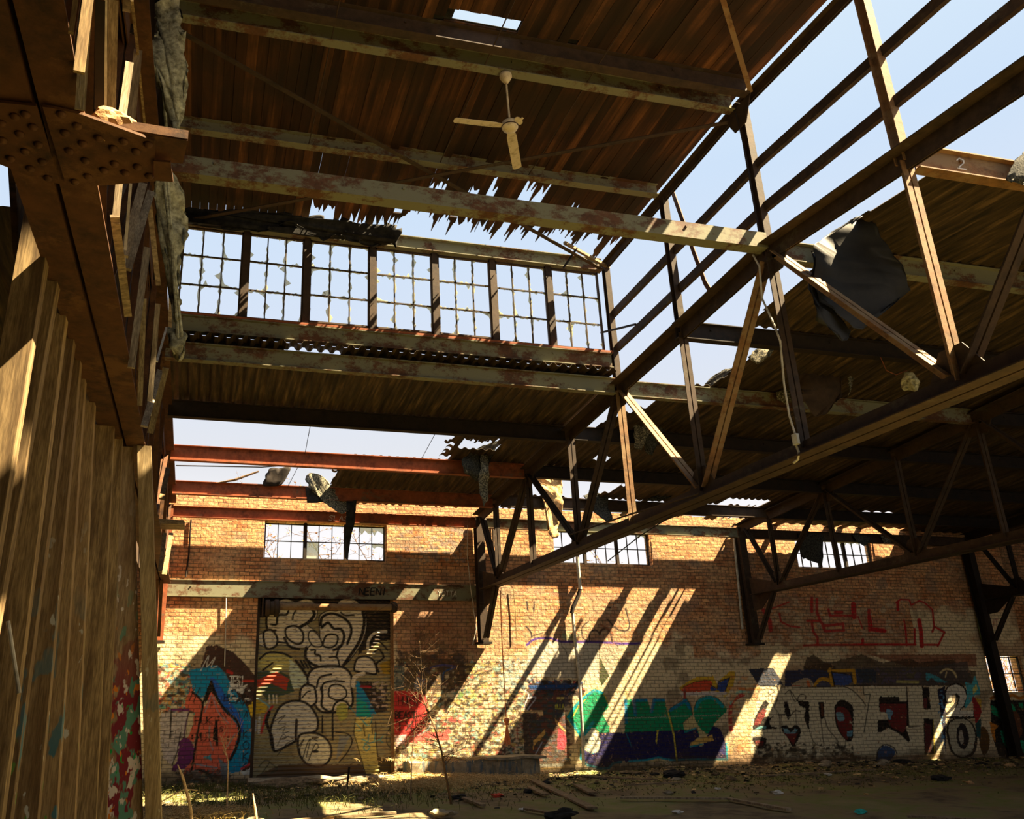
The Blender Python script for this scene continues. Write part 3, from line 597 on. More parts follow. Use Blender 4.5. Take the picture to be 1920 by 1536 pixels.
def build_wall():
    D = .02; x0, x1, z0, z1 = -1.2, 23.2, -.1, 6.36
    nx = int(round((x1-x0)/D)); nz_ = int(round((z1-z0)/D)); X, Z = np.meshgrid(x0+np.arange(nx+1)*D, z0+np.arange(nz_+1)*D)
    top = 6.33+.05*(fbm(X*1.2, X*0+3, 5)-.5); xs = X.ravel(); zs = Z.ravel()
    px, py = project(xs, np.full_like(xs, 20.), zs)
    c = np.tile(np.array([.5, .4, .3]), (len(xs), 1)); a = np.zeros(len(xs)); P = Paint(px, py, c, a)
    # cream wash over the lower wall, its upper edge wandering
    edge = 3.15+.5*(fbm(xs*.6, zs*0, 21)-.5)-np.where((xs > 4.6) & (xs < 8.2), .35, 0)+np.where(xs > 19.5, 1.0, 0)-np.where((xs > 12.5) & (xs < 14.5), .35, 0)
    k = np.clip((edge-zs)*3+ (fbm(xs*3, zs*6, 9)-.5)*3, 0, 1); I = np.arange(len(xs)); P.put(I, k*.9, CREAM)
    k = np.clip((fbm(xs*.9, zs*1.4, 33)-.56)*9, 0, 1)*(zs < 4.2); P.put(I, k*.5, (120, 62, 30))
    k = np.clip((fbm(xs*2.4, zs*2.4, 39)-.60)*9, 0, 1)*(zs < 5.5); P.put(I, k*.55, (52, 34, 22))
    k = np.clip((4.7-zs)*2, 0, 1)*np.clip((xs-4.5)*2, 0, 1)*np.clip((7.2-xs)*1.2, 0, 1)*(zs > 2.0); P.put(I, k*.6, (112, 62, 34))
    # patches of old grey and blue paint right of the left window
    P.mess(735, 985, 880, 1060, [(120, 120, 105), (60, 70, 84)], 9, 4, .56, .7); P.mess(770, 1180, 880, 1260, [(75, 60, 35), (40, 38, 28)], 12, 8, .52, .7)
    P.mess(860, 1150, 1000, 1240, [(150, 140, 100), (90, 110, 70)], 10, 12, .6, .6); P.mess(1000, 1120, 1240, 1200, [(196, 176, 140), (120, 96, 62)], 9, 14, .55, .6)
    # messy tag layers
    P.mess(285, 1240, 372, 1345, [(230, 200, 170), (80, 160, 140), (190, 60, 50), (30, 110, 130), (220, 150, 70), (40, 30, 25)], 8, 40, .56, .9)
    P.mess(735, 1235, 1010, 1470, [(214, 190, 140), (120, 110, 70), (60, 60, 44), (190, 90, 70), (110, 160, 150), (180, 160, 90), (40, 38, 34), (200, 185, 150), (30, 30, 28)], 8, 50, .57, .9)
    P.mess(760, 1340, 930, 1400, [(210, 70, 72)], 22, 61, .55, .9); P.mess(840, 1290, 900, 1345, [(190, 160, 70), (90, 140, 70)], 14, 64, .60, .7)
    P.mess(930, 1230, 1010, 1300, [(60, 60, 60), (120, 150, 150), (220, 200, 170)], 6, 70, .5, .8)
    # far left figure: orange bulb on blue
    P.at(290, 1200, 5.12)
    P.poly((66, 42, 34), [(430, 300), (500, 60), (600, 50), (760, 120), (880, 240), (960, 340), (1000, 700), (960, 1250), (850, 1290), (560, 330)])
    P.poly((0, 128, 170), P.smooth([(340, 300), (520, 255), (600, 250), (680, 330), (760, 480), (850, 590), (915, 720), (925, 900), (915, 1090), (860, 1240), (700, 1270), (690, 1100), (790, 1000), (640, 640), (540, 420), (470, 560), (380, 500), (350, 400)], 3, True))
    P.poly((24, 84, 190), P.smooth([(530, 370), (600, 400), (700, 560), (800, 690), (850, 780), (840, 900), (760, 740), (640, 610)], 3, True), .85)
    P.poly(OR, P.smooth([(543, 480), (600, 600), (690, 710), (780, 800), (800, 900), (760, 1040), (700, 1180), (690, 1300), (560, 1320), (500, 1270), (345, 1290), (400, 960), (450, 700), (505, 600)], 3, True))
    P.poly(OR, P.smooth([(350, 450), (320, 540), (290, 600), (305, 670), (385, 700), (350, 860), (320, 950), (380, 1010), (340, 1290), (270, 1290), (300, 1220), (400, 900), (450, 640), (445, 570), (380, 520)], 3, True))
    P.poly((192, 178, 172), [(55, 700), (330, 690), (295, 920), (240, 960), (225, 1080), (170, 1210), (80, 1130), (55, 950)])
    P.mess(295, 1338, 350, 1430, [(120, 105, 100)], 7, 71, .55, .6, 3)
    P.poly((104, 38, 98), P.smooth([(250, 955), (330, 950), (372, 1020), (375, 1100), (340, 1180), (280, 1240), (160, 1255), (215, 1160), (228, 1050)], 4, True))
    P.line((110, 40, 100), [(165, 670), (325, 672)], 26).line((80, 26, 70), [(330, 690), (300, 800), (285, 930)], 12).line(BLK, [(158, 690), (150, 940)], 14).line(BLK, [(155, 880), (180, 880)], 8).line(BLK, [(250, 890), (235, 960), (215, 1080), (165, 1210)], 10).line(BLK, [(200, 940), (290, 935)], 8)
    P.curve(BLK, [(360, 500), (450, 585), (455, 680), (420, 850), (370, 1160), (345, 1290)], 20).curve(BLK, [(543, 410), (480, 560), (450, 700), (400, 960), (360, 1240)], 16)
    P.curve(BLK, [(543, 400), (600, 560), (690, 690), (790, 780), (815, 900), (780, 1040), (725, 1150)], 28).poly(BLK, [(520, 420), (560, 420), (590, 560), (545, 500), (490, 600), (470, 590)])
    P.curve((140, 140, 150), [(545, 530), (500, 650), (480, 700)], 9).curve((140, 140, 150), [(560, 550), (610, 690), (710, 800)], 10).curve((130, 140, 150), [(530, 830), (525, 950), (560, 1060)], 10).curve((110, 130, 140), [(770, 905), (720, 990), (690, 1030)], 11)
    P.text('FUK', 390, 810, 70, 50, BLK, 9, .15).text('MUTT', 395, 970, 75, 48, BLK, 9, .12).line(BLK, [(590, 780), (600, 1010)], 26).line(BLK, [(575, 850), (570, 960)], 24).text('S', 625, 880, 45, 35, (60, 30, 30), 10)
    for q in ((548, 600), (548, 625), (612, 740), (612, 770), (360, 920), (360, 945), (704, 935), (704, 962)): P.line(BLK, [q, (q[0]+1, q[1])], 20)
    P.line(BLK, [(630, 700), (655, 740)], 8).line(BLK, [(655, 690), (685, 745)], 8).line(BLK, [(690, 650), (720, 700)], 8).line(BLK, [(725, 650), (755, 700)], 8)
    P.line(BLK, [(380, 470), (335, 580)], 9).line(BLK, [(435, 460), (370, 600)], 9)
    P.text('BLAW', 665, 590, 70, 52, BLK, 9, .1, 0, 12).text('17', 795, 750, 65, 38, BLK, 9).line(BLK, [(885, 680), (885, 740)], 8)
    P.vtext('KOKO', 850, 950, 85, 55, BLK, 10)
    P.curve((200, 195, 185), [(440, 300), (520, 150), (500, 260), (580, 170), (540, 270), (600, 250)], 7).text('TESI', 715, 440, 90, 32, (215, 210, 200), 10, .1, .1).line((170, 40, 30), [(700, 300), (740, 320)], 30).line((190, 50, 30), [(850, 395), (1010, 395)], 22)
    P.poly((205, 170, 40), [(900, 640), (960, 580), (1000, 600), (1000, 760), (930, 740)]).mess(425, 1275, 475, 1325, [(20, 18, 18), (210, 205, 195)], 8, 73, .52)
    P.poly((190, 196, 190), [(820, 1270), (900, 1240), (940, 1200), (945, 1290), (850, 1300)]).line((170, 50, 50), [(830, 1240), (960, 1170)], 22)
    P.curve(BLK, [(360, 1275), (430, 1250), (520, 1290), (560, 1360)], 26).mess(320, 1440, 440, 1478, [(0, 120, 130), (60, 60, 66), (140, 130, 120), (30, 26, 24)], 9, 75, .54, .9)
    P.poly((70, 150, 165), [(460, 1130), (540, 1100), (545, 1160)]).line((120, 140, 150), [(400, 1195), (600, 1230)], 14).poly((110, 120, 130), [(610, 1130), (700, 1200), (720, 1320), (650, 1340)])
    # red block right of the shutter
    P.at(730, 1180, 6.98)
    P.mess(738, 1215, 880, 1300, [(30, 24, 20), (26, 40, 52), (60, 50, 30)], 12, 77, .5, .85)
    P.poly((40, 92, 100), [(60, 480), (200, 480), (190, 790), (60, 790)], .6).poly((120, 130, 150), [(350, 630), (480, 640), (400, 800), (325, 800)], .8).curve((60, 60, 110), [(540, 500), (700, 470), (860, 490)], 26).curve((20, 70, 120), [(840, 510), (720, 560), (700, 660)], 18)
    P.poly((176, 44, 44), [(60, 810), (330, 810), (470, 860), (500, 960), (500, 1250), (430, 1360), (300, 1390), (60, 1390)]).poly((205, 170, 170), [(60, 1390), (240, 1380), (200, 1500), (100, 1530)], .9)
    P.text('HURT', 120, 990, 110, 50, (50, 14, 14), 12, .2).text('BEAST', 80, 1170, 90, 46, (40, 10, 12), 20, .2).text('TX', 90, 1330, 120, 90, (50, 14, 16), 22, .4)
    P.line((205, 60, 62), [(230, 1380), (210, 1530)], 12).curve((130, 160, 170), [(540, 1180), (520, 1290), (420, 1370), (300, 1400)], 9)
    # grey roller panel, purple line and loose black letters
    P.at(960, 1080, 6.857)
    P.poly(GRY, [(215, 940), (430, 830), (1120, 865), (1120, 1340), (300, 1290), (210, 1150)], .92).poly((150, 146, 130), [(1130, 885), (1440, 885), (1250, 1290), (1130, 1010)], .75)
    P.curve((74, 44, 120), [(190, 890), (290, 815), (480, 800), (640, 845), (850, 845), (1110, 850), (1440, 870), (1640, 865)], 34).line(BLK, [(1125, 870), (1125, 1340)], 10).poly((52, 58, 28), [(1125, 1040), (1250, 1280), (1150, 1430), (1125, 1340)])
    P.curve(BLK, [(180, 650), (240, 720), (250, 790)], 26).line(BLK, [(250, 780), (400, 730)], 16).line(BLK, [(190, 330), (200, 440)], 24).line(BLK, [(285, 330), (280, 460)], 24)
    P.curve((50, 40, 34), [(980, 590), (900, 670), (910, 790), (960, 830)], 20).curve((50, 40, 34), [(1000, 820), (1000, 730), (1080, 700), (1130, 760)], 22).curve((70, 46, 34), [(1130, 740), (1160, 690), (1240, 690), (1290, 840)], 30).curve((50, 40, 34), [(1230, 560), (1330, 670), (1450, 710), (1510, 640), (1460, 420)], 22).curve((130, 80, 50), [(1130, 620), (1260, 700), (1300, 760)], 26).line((50, 40, 34), [(1180, 400), (1270, 410)], 20)
    P.curve(BLK, [(640, 900), (700, 980), (725, 1080)], 8)
    P.poly((60, 150, 110), [(640, 740), (880, 760), (760, 830), (640, 810)], .6)
    # dark blue piece
    P.at(980, 1260, 7.68)
    P.mess(985, 1272, 1100, 1310, [(200, 80, 66), (20, 40, 66), (24, 70, 110), (20, 18, 18)], 12, 80, .45, .95)
    P.poly((22, 24, 30), [(60, 240), (600, 180), (830, 170), (600, 330), (610, 830), (500, 1120), (660, 1150), (700, 1330), (120, 1400), (20, 1200), (0, 600)], .92)
    P.mess(988, 1290, 1075, 1435, [(22, 44, 72), (52, 38, 24), (16, 60, 66), (90, 40, 36)], 10, 83, .52, .85, 2)
    P.poly((20, 60, 110), [(60, 200), (640, 170), (860, 170), (600, 260), (100, 250)]).poly((225, 175, 120), [(0, 550), (290, 560), (295, 630), (240, 640), (220, 590), (0, 590)]).poly((190, 150, 90), [(455, 665), (640, 860), (600, 860), (480, 740)]).poly((190, 150, 80), [(330, 810), (325, 900), (170, 1060), (150, 1140), (155, 1000)]).poly((196, 60, 74), [(510, 810), (600, 880), (640, 1000), (600, 1130), (495, 1110)]).poly((180, 160, 90), [(490, 360), (600, 365), (600, 410), (490, 400)])
    P.text('OLLA', 470, 530, 60, 26, (190, 190, 50), 8, .25).curve((215, 205, 200), [(30, 280), (90, 330), (30, 480), (20, 560)], 14).curve((190, 185, 190), [(70, 380), (190, 370), (100, 500), (70, 550)], 16).line((170, 175, 160), [(160, 1350), (580, 1345)], 32).line((180, 150, 60), [(160, 1400), (590, 1395)], 22).curve((150, 160, 190), [(280, 1010), (200, 1160), (110, 1290)], 12)
    # green lettering
    GR = (0, 128, 82); TL = (0, 138, 150); NV = (26, 24, 74); YE = (196, 176, 60)
    full = [(1030, 240), (1150, 290), (1230, 460), (1250, 400), (1480, 395), (1600, 400), (1690, 400)]
    P.poly(YE, [(1030, 228), (1165, 280), (1235, 440), (1140, 600), (1260, 900), (1115, 900), (1020, 790), (880, 920), (850, 1000), (615, 650), (730, 480), (840, 360)])
    P.poly(GR, [(1030, 245), (1150, 295), (1228, 460), (1245, 510), (1148, 600), (1245, 780), (1250, 890), (1130, 900), (1095, 860), (1015, 800), (880, 925), (850, 978), (632, 652), (745, 485), (850, 372)])
    P.line(TL, [(1150, 300), (1030, 262), (860, 390), (760, 490), (655, 650), (850, 950)], 40).line(TL, [(1015, 730), (890, 900)], 50).line(YE, [(900, 400), (800, 500), (720, 650)], 14)
    P.poly((200, 196, 176), P.smooth([(1005, 810), (1080, 900), (1110, 1010), (1090, 1140), (1000, 1170), (900, 1090), (890, 960)], 4, True)).line(TL, P.smooth([(1100, 900), (1122, 1020), (1090, 1150), (1000, 1170), (900, 1110)], 3), 10).text('MR', 900, 1030, 60, 34, BLK, 8, .2)
    P.poly(NV, [(850, 1080), (900, 1130), (1000, 1180), (1090, 1160), (1125, 1020), (1095, 880), (1700, 880), (1700, 1250), (1300, 1310), (1240, 1385), (1100, 1385), (930, 1330), (830, 1260)])
    P.line(TL, [(845, 1090), (835, 1250), (930, 1345), (1100, 1390), (1240, 1390), (1300, 1320), (1420, 1300)], 34)
    P.at(1180, 1240, 6.98)
    P.poly(YE, [(-60, 290), (60, 640), (210, 480), (300, 640), (430, 480), (520, 630), (740, 470), (830, 600), (850, 560), (1000, 455), (1160, 470), (1280, 640), (1100, 870), (1280, 1080), (1290, 1310), (0, 1320), (-60, 700)], .3)
    P.poly(GR, [(-60, 500), (30, 500), (70, 700), (90, 495), (230, 490), (290, 660), (320, 490), (460, 500), (500, 680), (540, 610), (700, 520), (735, 482), (790, 540), (830, 700), (700, 810), (720, 900), (880, 870), (910, 940), (-60, 940)])
    P.poly(GR, P.smooth([(845, 620), (900, 500), (1010, 460), (1130, 475), (1230, 560), (1280, 640), (1180, 740), (1090, 850), (1040, 960), (930, 880), (860, 760)], 4, True))
    for q in ([(60, 520), (80, 700)], [(290, 660), (330, 500)], [(90, 510), (220, 505)], [(330, 505), (450, 505)], [(540, 640), (730, 520)], [(720, 500), (800, 620)], [(-50, 510), (-40, 800)]): P.line((0, 110, 150), q, 44, .9)
    P.line(TL, P.smooth([(870, 620), (920, 520), (1020, 480), (1130, 500), (1220, 590)], 3), 44, .9)
    P.poly(NV, [(-60, 930), (720, 900), (730, 940), (880, 880), (915, 980), (800, 1090), (960, 1110), (1000, 1010), (1090, 850), (1190, 880), (1270, 1080), (1280, 1290), (900, 1285), (600, 1300), (380, 1255), (200, 1310), (-60, 1320)])
    P.line(TL, [(0, 1310), (200, 1300), (380, 1262), (560, 1300), (900, 1290), (1280, 1290), (1275, 1080)], 26).line((0, 110, 130), [(-40, 950), (30, 1120)], 10)
    P.poly((205, 165, 80), [(800, 1060), (1000, 990), (1080, 960), (1110, 1040), (960, 1075), (800, 1120)]).poly((196, 178, 120), [(700, 810), (850, 730), (880, 860), (735, 900)]).line(TL, [(730, 925), (860, 880)], 20).line(TL, [(800, 1115), (960, 1085)], 20)
    P.line(YE, [(510, 680), (580, 960), (625, 1320)], 20).line(BLK, [(525, 660), (595, 960), (640, 1310)], 6).poly(YE, [(360, 900), (385, 900), (360, 1090), (345, 1050)])
    P.line(BLK, P.smooth([(845, 620), (900, 495), (1010, 455), (1130, 470), (1240, 570)], 4), 8).line(BLK, [(740, 470), (800, 570), (830, 700), (700, 810)], 7).line(BLK, [(530, 620), (735, 475)], 7)
    for q in range(-60, 1180, 26): P.line((200, 205, 180), [(q, 745-q*.03), (q+rng.integers(6, 20), 745-q*.03-rng.integers(0, 12))], 7)
    # coloured shape above it
    P.poly((200, 160, 40), [(640, 350), (880, 200), (1100, 190), (1160, 330), (1180, 250), (1320, 130), (1385, 140), (1370, 300), (1250, 480), (1170, 400), (1050, 390), (700, 400)]).poly((200, 72, 40), P.smooth([(700, 400), (700, 350), (850, 275), (1060, 250), (1060, 370), (900, 400)], 3, True)).poly((40, 66, 130), [(1065, 320), (1150, 370), (1170, 280), (1310, 220), (1240, 440), (1160, 380), (1060, 390)]).line(BLK, [(700, 340), (850, 275), (1060, 250)], 9).line(BLK, [(1060, 310), (1150, 360), (1165, 270), (1315, 215), (1240, 440)], 12).line((190, 180, 170), [(690, 430), (1260, 420)], 40).line((150, 60, 50), [(725, 370), (725, 480)], 34)
    P.line((190, 66, 56), P.smooth([(1490, 440), (1400, 480), (1340, 560), (1320, 700), (1330, 900)], 3), 52).line((130, 180, 160), [(1560, 400), (1420, 400), (1320, 560)], 30).line((205, 120, 60), [(1700, 360), (1440, 360)], 34).mess(1360, 1260, 1425, 1420, [(215, 190, 130), (200, 120, 60)], 10, 90, .56, .6, 2)
    P.mess(1180, 1428, 1400, 1452, [(110, 110, 40), (60, 50, 24)], 9, 91, .5, .8)
    # red outline letters high on the right
    RD = (168, 26, 28); P.at(1380, 1090, 7.385)
    P.mess(1440, 1115, 1700, 1240, [(186, 180, 150), (130, 80, 50)], 12, 95, .55, .55)
    for q, w_ in (([(380, 400), (470, 560), (480, 680)], 60), ([(500, 380), (730, 290)], 26), ([(600, 450), (620, 560), (740, 620), (880, 640)], 30), ([(1050, 230), (1050, 420)], 46), ([(1120, 250), (1120, 430), (1170, 560), (1230, 620), (1480, 590), (1490, 680), (1230, 690), (1200, 600)], 44), ([(1280, 390), (1300, 480), (1640, 480), (1640, 330)], 40), ([(1380, 430), (1460, 430)], 60), ([(990, 545), (1150, 550)], 40), ([(1050, 560), (1070, 700), (1130, 780), (1130, 880)], 40), ([(940, 890), (1300, 880), (1920, 880)], 34), ([(1690, 490), (1750, 650)], 24), ([(1840, 400), (1850, 680)], 46), ([(1760, 800), (1760, 880)], 34)): P.line(RD, q, w_, .95)
    P.at(1600, 1090, 6)
    for q, w_ in (([(480, 240), (530, 205), (630, 210), (650, 270), (740, 220), (800, 240), (890, 320), (910, 520)], 22), ([(500, 240), (500, 320)], 34), ([(570, 440), (590, 560), (600, 720)], 26), ([(0, 712), (700, 712)], 24), ([(690, 540), (690, 715)], 26), ([(740, 440), (760, 560), (770, 730)], 48), ([(770, 715), (950, 715)], 24), ([(950, 730), (1025, 575)], 24), ([(1025, 575), (910, 510), (890, 570)], 24), ([(180, 400), (200, 540), (350, 560)], 50), ([(0, 260), (10, 400)], 60), ([(100, 660), (100, 710)], 26)): P.line(RD, q, w_, 1)
    P.poly(RD, [(220, 420), (370, 420), (360, 560), (220, 570)], .5).line((140, 50, 60), [(1470, 450), (1480, 590), (1530, 600)], 22, .8).text('UTA', 1540, 520, 90, 40, (150, 80, 80), 8, .3)
    # band of soot and rust above the long silver piece
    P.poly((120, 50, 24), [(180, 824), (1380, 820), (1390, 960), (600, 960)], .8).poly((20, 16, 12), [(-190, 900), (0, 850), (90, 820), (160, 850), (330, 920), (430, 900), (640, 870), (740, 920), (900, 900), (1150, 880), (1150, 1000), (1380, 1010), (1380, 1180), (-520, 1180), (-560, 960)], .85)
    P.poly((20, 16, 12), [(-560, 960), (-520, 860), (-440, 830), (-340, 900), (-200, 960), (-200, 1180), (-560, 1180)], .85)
    P.at(1400, 1230, 6.983)
    P.poly((46, 52, 66), [(20, 170), (350, 160), (480, 380), (160, 400)]).poly((46, 50, 74), [(500, 190), (900, 180), (1090, 200), (1000, 400), (500, 400)]).poly((50, 56, 82), [(1400, 170), (1690, 180), (1690, 350), (1430, 360)])
    P.line((190, 140, 30), P.smooth([(890, 400), (960, 310), (1080, 320), (1140, 400)], 3), 46).line((190, 140, 30), [(1090, 180), (1080, 200), (1400, 190), (1420, 350)], 44).line((190, 140, 30), [(1090, 200), (1130, 390)], 40).poly((52, 74, 130), [(1120, 220), (1370, 250), (1380, 350), (1290, 390), (1160, 380)]).line(BLK, [(1110, 210), (1370, 248), (1385, 330)], 16).line(BLK, [(1110, 210), (1150, 390)], 18)
    P.blob((170, 150, 120), [(600, 400), (700, 310), (820, 300), (860, 400)]).line((180, 70, 40), [(600, 400), (690, 400)], 30).line((200, 110, 60), [(800, 340), (820, 400)], 40).blob((70, 70, 90), [(920, 400), (980, 330), (1060, 350), (1100, 400)])
    SV = (206, 194, 160); DK = (22, 14, 12); MR = (110, 34, 32)
    P.poly(SV, [(60, 900), (180, 420), (300, 390), (450, 430), (600, 400), (1180, 405), (1300, 410), (1450, 500), (1570, 680), (1530, 400), (1700, 390), (1700, 1250), (1300, 1290), (900, 1330), (200, 1330), (60, 1260)])
    P.line(BLK, [(150, 385), (400, 400), (420, 470)], 18).line(BLK, [(600, 418), (1170, 405)], 12).line(BLK, P.smooth([(1190, 405), (1330, 420), (1460, 520), (1560, 650), (1580, 720)], 4), 12)
    P.poly(DK, P.smooth([(240, 580), (190, 660), (110, 800), (80, 950), (100, 970), (400, 950), (320, 920), (300, 860), (330, 810), (400, 805), (200, 780), (290, 640)], 3, True)).poly(MR, [(150, 760), (230, 690), (270, 720), (170, 900), (90, 910)]).poly((100, 150, 150), [(110, 960), (170, 915), (260, 920), (260, 955)])
    P.poly(DK, P.smooth([(80, 1070), (250, 1070), (250, 1140), (180, 1210), (110, 1170)], 3, True)).poly(MR, P.smooth([(110, 1120), (220, 1120), (200, 1190), (140, 1190)], 3, True))
    P.poly(DK, [(490, 590), (530, 600), (580, 770), (540, 830), (500, 740)]).poly(DK, [(660, 580), (820, 600), (820, 960), (800, 950), (750, 800), (770, 690), (690, 650)]).poly(DK, [(940, 600), (1010, 600), (1020, 800), (970, 840), (950, 720)]).poly((90, 46, 24), [(970, 620), (1000, 620), (1010, 780), (980, 800)])
    P.poly(DK, P.smooth([(570, 950), (520, 910), (460, 920), (470, 1000), (540, 1080), (610, 1190), (690, 1060), (710, 960), (650, 905), (600, 930)], 4, True)).poly((110, 150, 160), [(480, 950), (540, 960), (580, 1010), (620, 950), (670, 970), (620, 1030), (490, 1010)]).poly(MR, [(500, 1020), (670, 1020), (610, 1160)])
    P.poly(DK, P.smooth([(1180, 610), (1260, 575), (1370, 640), (1440, 780), (1450, 920), (1400, 1070), (1320, 1120), (1220, 1010), (1160, 860), (1150, 700)], 4, True)).poly(MR, P.smooth([(1180, 680), (1300, 690), (1370, 800), (1380, 950), (1310, 1090), (1220, 980), (1170, 820)], 4, True)).poly((110, 150, 160), P.smooth([(1170, 740), (1260, 750), (1280, 840), (1200, 850)], 3, True)).poly((90, 140, 160), [(1310, 990), (1390, 970), (1380, 1050), (1320, 1060)]).line((190, 180, 150), [(1350, 880), (1410, 860)], 8).line((190, 180, 150), [(1350, 850), (1400, 920)], 8)
    for q, w_ in (([(410, 470), (400, 580), (360, 670), (420, 760), (440, 1010)], 9), ([(280, 430), (290, 600)], 8), ([(200, 450), (280, 430), (370, 460), (300, 510)], 10), ([(340, 520), (330, 600), (350, 640)], 9), ([(370, 530), (400, 600)], 9), ([(500, 500), (560, 450), (590, 520), (640, 600), (700, 510), (770, 520), (770, 570)], 10), ([(570, 450), (660, 580)], 10), ([(420, 770), (500, 770)], 18), ([(540, 840), (620, 730), (700, 730)], 12), ([(640, 700), (650, 900)], 8), ([(450, 780), (450, 940)], 8), ([(820, 970), (880, 1130), (1000, 1190)], 9), ([(970, 840), (1010, 1180)], 9), ([(1020, 800), (1070, 960), (1190, 1110), (1215, 1240)], 10), ([(1300, 1100), (1280, 1260)], 8), ([(1580, 740), (1560, 900), (1540, 1000)], 12)): P.curve((40, 20, 18), q, w_)
    P.mess(1405, 1390, 1640, 1436, [(40, 34, 26), (120, 104, 74), (24, 20, 18)], 8, 97, .55, .85)
    P.at(1600, 1230, 6)
    P.poly((44, 52, 60), [(30, 130), (820, 130), (1280, 60), (1340, 300), (1000, 330), (100, 330)], .85).mess(1610, 1252, 1730, 1285, [(70, 74, 50), (60, 62, 92)], 16, 99, .52, .8)
    P.poly(SV, [(110, 345), (590, 345), (610, 600), (640, 345), (775, 345), (790, 600), (870, 600), (850, 340), (940, 340), (1050, 1100), (900, 1110), (0, 1130), (0, 400), (150, 600)])
    P.line(BLK, [(0, 330), (590, 330)], 8).line(BLK, [(110, 345), (120, 440), (190, 430), (120, 860)], 10).line(BLK, [(600, 350), (625, 800), (750, 790)], 12).poly(DK, [(290, 460), (510, 460), (520, 510), (620, 510), (620, 780), (590, 800), (640, 950), (620, 970), (520, 880), (400, 810), (275, 870), (275, 720), (380, 725), (380, 690), (290, 620)]).poly(MR, [(300, 540), (600, 540), (600, 800), (560, 870), (430, 800), (380, 700), (300, 620)]).poly(SV, [(280, 630), (390, 640), (390, 720), (280, 720)]).poly((110, 150, 170), P.smooth([(370, 600), (440, 620), (430, 680), (400, 720)], 3, True))
    P.poly(DK, [(775, 350), (850, 350), (870, 600), (790, 600)]).poly((100, 40, 40), [(790, 470), (830, 480), (830, 590), (790, 590)]).poly(DK, [(790, 700), (900, 710), (930, 1110), (800, 1110)]).poly((84, 30, 34), [(805, 760), (870, 770), (880, 1090), (810, 1090)]).line((190, 170, 60), [(900, 720), (915, 1100)], 8)
    P.poly((26, 26, 50), [(945, 380), (1030, 340), (1040, 690), (1040, 1100), (985, 680)]).mess(1758, 1290, 1775, 1400, [(90, 150, 190)], 5, 101, .5)
    P.blob((40, 34, 26), [(1170, 690), (1060, 760), (1050, 900), (1100, 1080), (1230, 1160), (1360, 1100), (1395, 900), (1340, 760), (1250, 700)]).blob((176, 168, 140), [(1170, 700), (1080, 780), (1080, 920), (1130, 1080), (1230, 1130), (1330, 1080), (1370, 900), (1320, 760), (1240, 710)]).blob((30, 26, 30), [(1210, 760), (1160, 850), (1180, 1000), (1250, 1050), (1300, 940), (1270, 800)]).blob((170, 160, 140), [(1210, 830), (1185, 900), (1210, 990), (1240, 960), (1230, 860)])
    P.poly(BLK, P.smooth([(1030, 420), (1060, 340), (1160, 305), (1250, 350), (1290, 450), (1260, 560), (1200, 620), (1360, 610), (1370, 700), (1010, 695), (1120, 560), (1150, 450), (1120, 430), (1110, 520), (1030, 530)], 3, True)).poly((214, 204, 184), [(1040, 420), (1070, 350), (1160, 318), (1240, 360), (1275, 450), (1245, 550), (1190, 612), (1350, 615), (1352, 680), (1040, 680), (1170, 570), (1200, 460), (1165, 420), (1115, 440), (1105, 515), (1050, 515)])
    P.poly((60, 140, 150), P.smooth([(820, 200), (900, 210), (1020, 280), (1060, 300), (950, 300), (880, 250), (830, 290)], 3, True)).line((190, 170, 120), P.smooth([(980, 190), (1040, 150), (1120, 170), (1160, 240)], 4), 22).line((190, 170, 120), [(1050, 180), (1035, 240)], 14).line((170, 160, 90), [(495, 290), (725, 295)], 30).poly((70, 165, 175), P.smooth([(1260, 300), (1330, 310), (1370, 220), (1410, 330), (1430, 440), (1380, 440), (1290, 560), (1250, 590), (1280, 430)], 3, True)).poly((200, 196, 110), [(1340, 380), (1380, 310), (1400, 380), (1350, 440)]).poly((150, 30, 34), P.smooth([(1340, 460), (1420, 540), (1440, 650), (1380, 760), (1360, 650)], 3, True)).poly((190, 150, 50), [(1370, 470), (1440, 490), (1440, 600)]).poly((90, 60, 20), P.smooth([(1440, 800), (1520, 860), (1530, 1020), (1470, 1120), (1420, 1000)], 3, True)).poly((20, 70, 70), [(1370, 760), (1440, 700), (1430, 960), (1390, 900)])
    P.poly((48, 80, 120), P.smooth([(265, 1190), (270, 1090), (340, 1010), (440, 1040), (470, 1100), (400, 1180)], 3, True)).line(BLK, P.smooth([(265, 1150), (280, 1060), (350, 1000), (450, 1030), (490, 1100)], 3), 12)
    # green piece behind the far column
    P.poly((16, 14, 12), [(1540, 500), (1930, 500), (1930, 1160), (1640, 1130), (1560, 900)]).poly((196, 120, 30), [(1530, 740), (1640, 790), (1590, 830), (1600, 980), (1560, 900)]).line((180, 110, 30), P.smooth([(1550, 480), (1640, 440), (1710, 480), (1790, 440), (1870, 480), (1930, 450)], 3), 34).blob((0, 140, 90), [(1560, 560), (1650, 600), (1780, 540), (1830, 640), (1770, 760), (1720, 800), (1640, 700), (1560, 640)]).blob((0, 140, 100), [(1660, 850), (1740, 850), (1800, 960), (1930, 960), (1930, 1080), (1800, 1090), (1700, 1000)]).blob((90, 50, 26), [(1760, 650), (1850, 640), (1900, 860), (1840, 940), (1770, 860)]).poly((0, 140, 90), [(1860, 530), (1910, 530), (1910, 590), (1860, 570)])
    # browner and darker towards the foot
    k = np.clip((.32-zs)*4+(fbm(xs*3, zs*5, 55)-.5)*2, 0, 1); P.put(I, k*.75, (60, 46, 26))
    # faces: leave openings
    cxs = (xs.reshape(nz_+1, nx+1)[:-1, :-1]+D/2); czs = (zs.reshape(nz_+1, nx+1)[:-1, :-1]+D/2)
